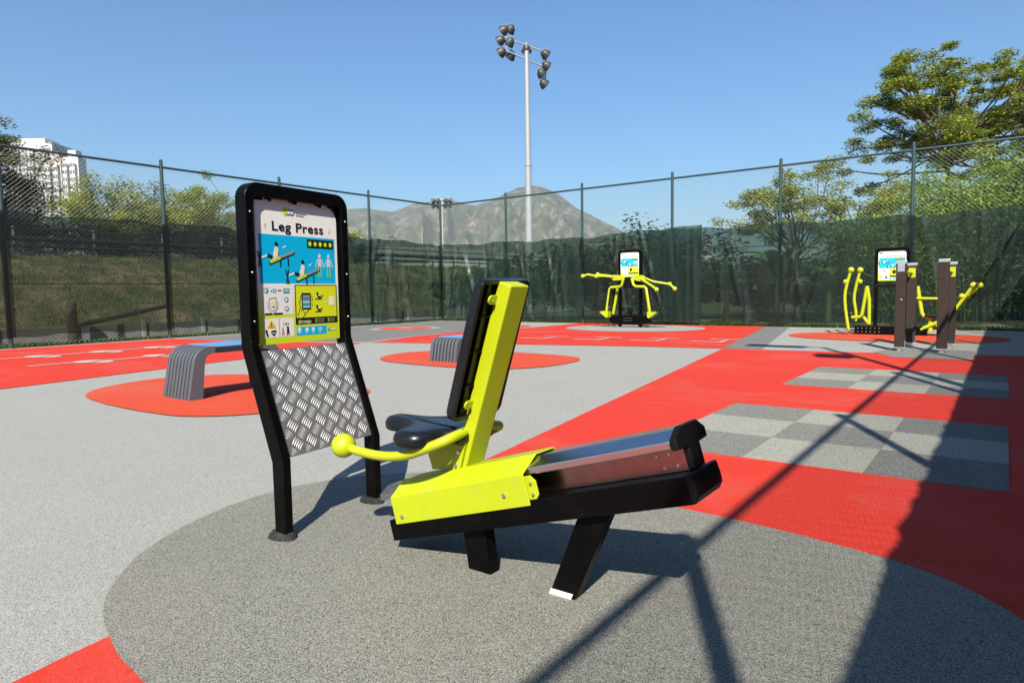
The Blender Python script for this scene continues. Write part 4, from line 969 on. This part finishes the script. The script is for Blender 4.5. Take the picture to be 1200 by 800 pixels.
def bamboo(name, label, base, n, h, spread, seed, leaves):
    rs = random.Random(seed); b = Vector(base); root = thing(name, label, 'bamboo', base, 'bright bamboo clumps beyond the back fence'); st = MB(); lf = MB()
    for _ in range(n):
        p = b + Vector((rs.gauss(0, spread * .4), rs.gauss(0, spread * .4), -.1)); a = rs.uniform(0, 6.283); hh = h * rs.uniform(.65, 1.05); o = rs.uniform(.1, .5) * hh * .6
        pt = spline([p, p + Vector((math.cos(a) * o * .25, math.sin(a) * o * .25, hh * .55)), p + Vector((math.cos(a) * o, math.sin(a) * o, hh * .93)), p + Vector((math.cos(a) * o * 1.5, math.sin(a) * o * 1.5, hh * .88))], 5)
        st.tube(pt, .022, 5)
        for _l in range(leaves):
            f = pt[min(len(pt) - 1, int(len(pt) * (.12 + .88 * rs.random() ** .8)))]
            leaf_mb(lf, f + Vector((rs.gauss(0, .28), rs.gauss(0, .28), rs.gauss(-.05, .25))), .135, rs, up=.0, narrow=.36)
    st.build('cane', 'leaf_bush', root); lf.build('crown', 'leaf_bright', root, recalc=False)
for i, (f, r, h, l) in enumerate(((21.5, 14.0, 4.6, 'bright green bamboo clump left of the fence post above the chest press'), (21, 16.6, 5.2, 'bright green bamboo clump near the right edge behind the fence'), (21.5, 12.0, 3.2, 'low bright bamboo clump under the umbrella tree'), (20.5, 19.0, 5.4, 'bright green bamboo clump beyond the right edge of the fence'))):
    bamboo('bamboo_clump', l, view(f, r), 46, h, 1.9, 30 + i, 480)
rs = random.Random(40)
def bush(label, base, w, h, n, seed, mat='leaf_bush', leaf=.2, name='bush', group='bushes behind the windscreens'):
    r2 = random.Random(seed); tips = []
    for _ in range(16):
        a = r2.uniform(0, 6.283); r = math.sqrt(r2.random()) * w; tips.append((r * math.cos(a), r * math.sin(a), h * (.25 + .7 * r2.random() * (1 - .5 * (r / w) ** 2))))
    return tree(name, label, base, h * .25, tips, mat, n, leaf, max(.35, h * .22), .05, 'bark', seed, 2, group, flat=.8, cat='bush')
for i, (f, r, w, h, l) in enumerate(((27, .9, 1.6, 2.5, 'round bush behind the windscreen just right of the floodlight mast foot'), (26, 2.6, 1.6, 3.0, 'dense bush behind the windscreen left of the shoulder press'), (26, 4.6, 1.5, 3.7, 'tallest bush behind the shoulder press sign'), (25, 6.3, 1.5, 3.2, 'bush behind the doubled windscreen panel right of the shoulder press'),
        (25, 8.6, 1.7, 2.2, 'low bush behind the windscreen left of the banana plants'), (27, 11.0, 1.8, 2.6, 'bush behind the banana plants'), (26, 13.6, 1.9, 2.9, 'bush behind the chest press sign'), (22, 15.4, 1.7, 3.2, 'bush under the bamboo right of the brown posts'), (21, 17.5, 1.7, 3.4, 'bush at the right edge below the bamboo'), (33, -1.5, 1.8, 2.2, 'low bush behind the fence corner bays'))):
    bush(l, view(f, r), w, h, 5200, 50 + i, leaf=.25)
def banana(label, base, h, seed):
    r2 = random.Random(seed); b = Vector(base); root = thing('banana_plant', label, 'plant', base, 'banana plants behind the windscreen')
    MB().tube([b, b + Vector((.03, 0, h * .5))], [.10, .06], 10).build('stem', 'leaf_banana', root, smooth=60)
    for k in range(9):
        a = 6.283 * k / 9 + r2.uniform(-.3, .3); el = r2.uniform(.5, 1.35); l = h * r2.uniform(.55, .8); d = Vector((math.cos(a), math.sin(a), 0)); sd = Vector((-d.y, d.x, 0)); p0 = b + Vector((0, 0, h * .45)); mb = MB(); nseg = 9; vs = []
        for i in range(nseg + 1):
            t = i / nseg; q = p0 + d * (l * t * math.cos(el) + l * .35 * t * t) + Vector((0, 0, l * t * math.sin(el) - l * .55 * t * t)); wd = .17 * h / 2.4 * math.sin(math.pi * min(1, .08 + t * .92)) ** .7 + .008
            vs += [q - sd * wd + Vector((0, 0, wd * .35)), q, q + sd * wd + Vector((0, 0, wd * .35))]
        mb.add(vs, [(i * 3 + j, i * 3 + j + 1, i * 3 + j + 4, i * 3 + j + 3) for i in range(nseg) for j in range(2)]); mb.build('leaf', 'leaf_banana', root, smooth=60, recalc=False)
banana('broad leaved banana plant behind the windscreen, nearest the doubled panel', view(21, 6.7), 2.2, 70)
banana('tallest banana plant behind the fence post between the stations', view(21, 8.3), 3.0, 71)
banana('banana plant behind the windscreen left of the chest press', view(21, 9.9), 2.5, 72)
# left side
rs = random.Random(80)
tree('dark_tree', 'dense dark tree in front of the white towers at the far left', view(26, -19.0, 2.0), 2.0, vtips(rs, 24, 1.5, 1.0, 4.4, False), 'leaf_dark', 13000, .15, .6, .15, 'bark', 81, 3, flat=.8)
rs = random.Random(81)
tree('overhanging_tree', 'dark green treetop at the upper left edge above the fence rail', view(24, -19.3, 1.8), 4.2, vtips(rs, 18, 2.2, 4.0, 5.9), 'leaf_mix', 12000, .12, .5, .12, 'bark', 82, 3, flat=.45)
rs = random.Random(82)
tree('yellow_tree', 'yellow leaved tree right of the white towers, left of the fence post', view(38, -22.6, 2.3), 2.0, vtips(rs, 26, 2.7, 2.2, 5.4), 'leaf_gold', 17000, .16, .62, .14, 'bark', 83, 3, flat=.7)
rs = random.Random(83)
tree('yellow_tree', 'yellow leaved tree between the fence post and the leg press sign', view(39, -17.8, 2.3), 2.0, vtips(rs, 26, 2.4, 2.0, 5.3), 'leaf_gold', 17000, .16, .62, .14, 'bark', 84, 3, flat=.7)
rs = random.Random(84)
tree('olive_tree', 'olive green tree behind the yellow trees at the left', view(44, -23.0, 2.3), 2.4, vtips(rs, 22, 2.6, 2.2, 5.6), 'leaf_mix', 12000, .18, .75, .18, 'bark', 85, 3, flat=.7)
rs = random.Random(85)
tree('yellow_tree', 'small yellow tree seen just right of the leg press sign', view(46, -12.0, 2.2), 1.6, vtips(rs, 16, 1.5, 1.4, 4.1), 'leaf_gold', 4500, .24, .55, .14, 'bark', 86, 3, flat=.7)
for i, (f, r, w, h) in enumerate(((31, -24.5, 1.8, 2.6), (31, -21.0, 1.8, 2.8), (32, -17.8, 1.8, 2.6), (33, -14.6, 1.8, 2.4), (34, -11.2, 1.7, 2.2), (36, -8.0, 1.7, 1.8))):
    bush(('dark hedge bush at the far left end of the slope crest', 'dark hedge bush on the crest below the dark tree', 'dark hedge bush on the crest below the first yellow tree', 'dark hedge bush on the crest left of the leg press sign', 'dark hedge bush on the crest behind the leg press sign', 'low hedge bush on the crest right of the leg press sign')[i], view(f, r, 2.3), w, h, 3000, 90 + i, 'leaf_dark', .2, 'hedge_bush', 'hedge bushes on the slope crest')

# ------------------------------------------------------------------ far buildings and mountain
def tower(label, fwd, r0, r1, h, seed, wall='white', roof=True):
    ce = view(fwd, (r0 + r1) / 2); w = r1 - r0; root = thing('apartment_tower', label, 'building', ce, 'white apartment towers at the far left'); rot = Matrix.Rotation(math.atan2(.5923, .8057), 3, 'Z')
    X = rot @ Vector((1, 0, 0)); F = rot @ Vector((0, 1, 0)); dpt = w * .8
    MB().box(ce + F * dpt / 2 + Vector((0, 0, h / 2)), (w, dpt, h), rot).build('wall', wall, root)
    if roof: MB().box(ce + F * dpt / 2 + Vector((0, 0, h + 1.6)), (w * .5, dpt * .5, 3.2), rot).build('roof_house', wall, root)
    nb = max(2, int(w / 7)); bays = MB(); bal = MB()
    for b in range(nb):
        u = -w / 2 + w * (b + .5) / nb
        bays.box(ce + X * u - F * .7 + Vector((0, 0, h / 2 - 1.5)), (w / nb * .55, 1.4, h - 3), rot)
    bays.build('bay', 'white' if wall == 'pink' else wall, root)
    win = MB(); fl = int(h / 3.0)
    for k in range(1, fl):
        for b in range(nb):
            u = -w / 2 + w * (b + .5) / nb
            for du in (-.14, .14): win.box(ce + X * (u + du * w / nb * 1.0) - F * 1.42 + Vector((0, 0, k * 3.0)), (w / nb * .17, .12, 1.5), rot)
            win.box(ce + X * (u - w / nb * .5) - F * .05 + Vector((0, 0, k * 3.0)), (w / nb * .25, .2, 1.4), rot)
    win.build('window', 'window', root, kind='stuff')
K = 1 / 786.0
def twr(label, u0, u1, vtop, fwd, hor, wall, seed): tower(label, fwd, (u0 - 600) * K * fwd, (u1 - 600) * K * fwd, (hor - vtop) * K * fwd + 1.1, seed, wall)
twr('wide white apartment tower behind the dark tree, tallest of the three', 8, 75, 172, 330, 350, 'white', 1)
twr('pinkish white apartment tower in the middle of the three', 66, 84, 190, 300, 350, 'pink', 2)
twr('slim white apartment tower standing rightmost of the three', 85.5, 104, 189, 290, 350, 'white', 3)
def house(label, fwd, right, w, h, z0):
    ce = view(fwd, right, z0); root = thing('low_house', label, 'building', ce, 'low white houses in the distance'); rot = Matrix.Rotation(math.atan2(.5923, .8057) + .2, 3, 'Z')
    MB().box(ce + Vector((0, 0, h / 2)), (w, w * .6, h), rot).build('wall', 'white', root)
    MB().prism([ce + rot @ Vector((-w * .53, -w * .33, h)), ce + rot @ Vector((-w * .53, w * .33, h)), ce + rot @ Vector((-w * .53, 0, h + w * .18))], rot @ Vector((w * 1.06, 0, 0))).build('roof', 'concrete', root)
    d = MB()
    for k in (-.3, 0, .3): d.box(ce + rot @ Vector((w * k, -w * .3 - .03, h * .55)), (w * .12, .1, h * .35), rot)
    d.build('window', 'window', root, kind='stuff')
for i, (f, r, w, h) in enumerate(((95, -22, 9, 3.4), (100, -16, 12, 3.4), (98, -8, 8, 3.6), (110, 2, 9, 3.4), (100, 16, 9, 4.2), (95, 24, 7, 3.8))):
    house(('far low house seen right of the leg press sign', 'long far low house left of the corner mast', 'far low house near the fence corner', 'far low house left of the tall mast', 'far low house behind the shoulder press left arm', 'far low house behind the shoulder press right arm')[i], f, r, w, h, 2.2 if i < 4 else 2.0)
def mtnmat():
    m, t, b = nmat('mountain_scrub')
    n = N(t, 'ShaderNodeTexNoise', Scale=.040, Detail=13.0, Roughness=.78); t.links.new(coords(t), n.inputs['Vector'])
    r = ramp(t, n.outputs['Fac'], [(.38, (.010, .024, .011)), (.48, (.045, .062, .034)), (.55, (.100, .088, .070)), (.64, (.26, .225, .21))]); t.links.new(r.outputs['Color'], b.inputs['Base Color']); b.inputs['Roughness'].default_value = 1
    return m
M['mtn'] = mtnmat()
def mountain():
    prof = [(-700, 300), (-300, 290), (-100, 262), (60, 255), (200, 252), (330, 248), (405, 247), (434, 245), (464, 249), (490, 239.5), (512, 237.5), (529, 236), (561, 242), (587, 232), (600, 226), (610, 222.5), (622, 219.5), (634, 219.5), (655, 228), (677, 245), (700, 256), (722, 267), (760, 288), (800, 302), (900, 318), (1100, 326), (1500, 330)]
    us = np.array([p[0] for p in prof]); vs_ = np.array([p[1] for p in prof]); mb = MB(); D = 1900.0
    cols = np.linspace(-600, 1400, 520); rows = np.linspace(0, 1, 80); vs = []
    for u in cols:
        hor = 341 - .0151 * (u - 600); hgt = max(8.0, (hor - np.interp(u, us, vs_)) * K * D + 1)
        for t in rows:
            if t < .7: f = D - 950 * (1 - t / .7) ; hh = hgt * (t / .7) ** 1.25
            else: f = D + 900 * (t - .7) / .3; hh = hgt * (1 - (t - .7) / .3) ** .8
            right = (u - 600) * K * f
            env = math.sin(math.pi * min(1, t / .7)) if t < .7 else 0
            q = Vector((right * .006, f * .006, 0)); rid = 1 - abs(mnoise.noise(Vector((right * .0085 + f * .001, f * .0022, 1.7)))) * 2; rid2 = 1 - abs(mnoise.noise(Vector((right * .021, f * .006, 5.7)))) * 2
            hh += hgt * env * (.30 * rid + .20 * rid2 - .32) + hgt * env * .07 * (1 - 2 * abs(mnoise.noise(Vector((right * .05, f * .016, 9.1))))) + hgt * min(1, env + .2) * .022 * mnoise.noise(Vector((right * .11, f * .05, 2.2))) + 9 * mnoise.noise(q * 6) * min(1, env + .15)
            p = view(f, right); vs.append((p.x, p.y, max(-2, hh)))
    n = len(rows); fs = [(i * n + j, (i + 1) * n + j, (i + 1) * n + j + 1, i * n + j + 1) for i in range(len(cols) - 1) for j in range(n - 1)]
    o = mb.add(vs, fs).build('mountain', 'mtn', origin=(0, 0, 0), kind='structure', smooth=180, recalc=False)
    if sum(p.normal.z for p in o.data.polygons) < 0: o.data.flip_normals()
mountain()

def haze():
    m = bpy.data.materials.new('haze_air'); m.use_nodes = True; t = m.node_tree; t.nodes.remove(t.nodes['Principled BSDF'])
    v = t.nodes.new('ShaderNodeVolumePrincipled'); v.inputs['Color'].default_value = (.92, .95, 1, 1); v.inputs['Density'].default_value = .00019; v.inputs['Anisotropy'].default_value = .35
    t.links.new(v.outputs[0], t.nodes['Material Output'].inputs['Volume']); M['haze'] = m
    MB().box((-500, 1500, 158.5), (6400, 5600, 321)).build('haze', 'haze', origin=(0, 0, 0), kind='stuff')
haze()
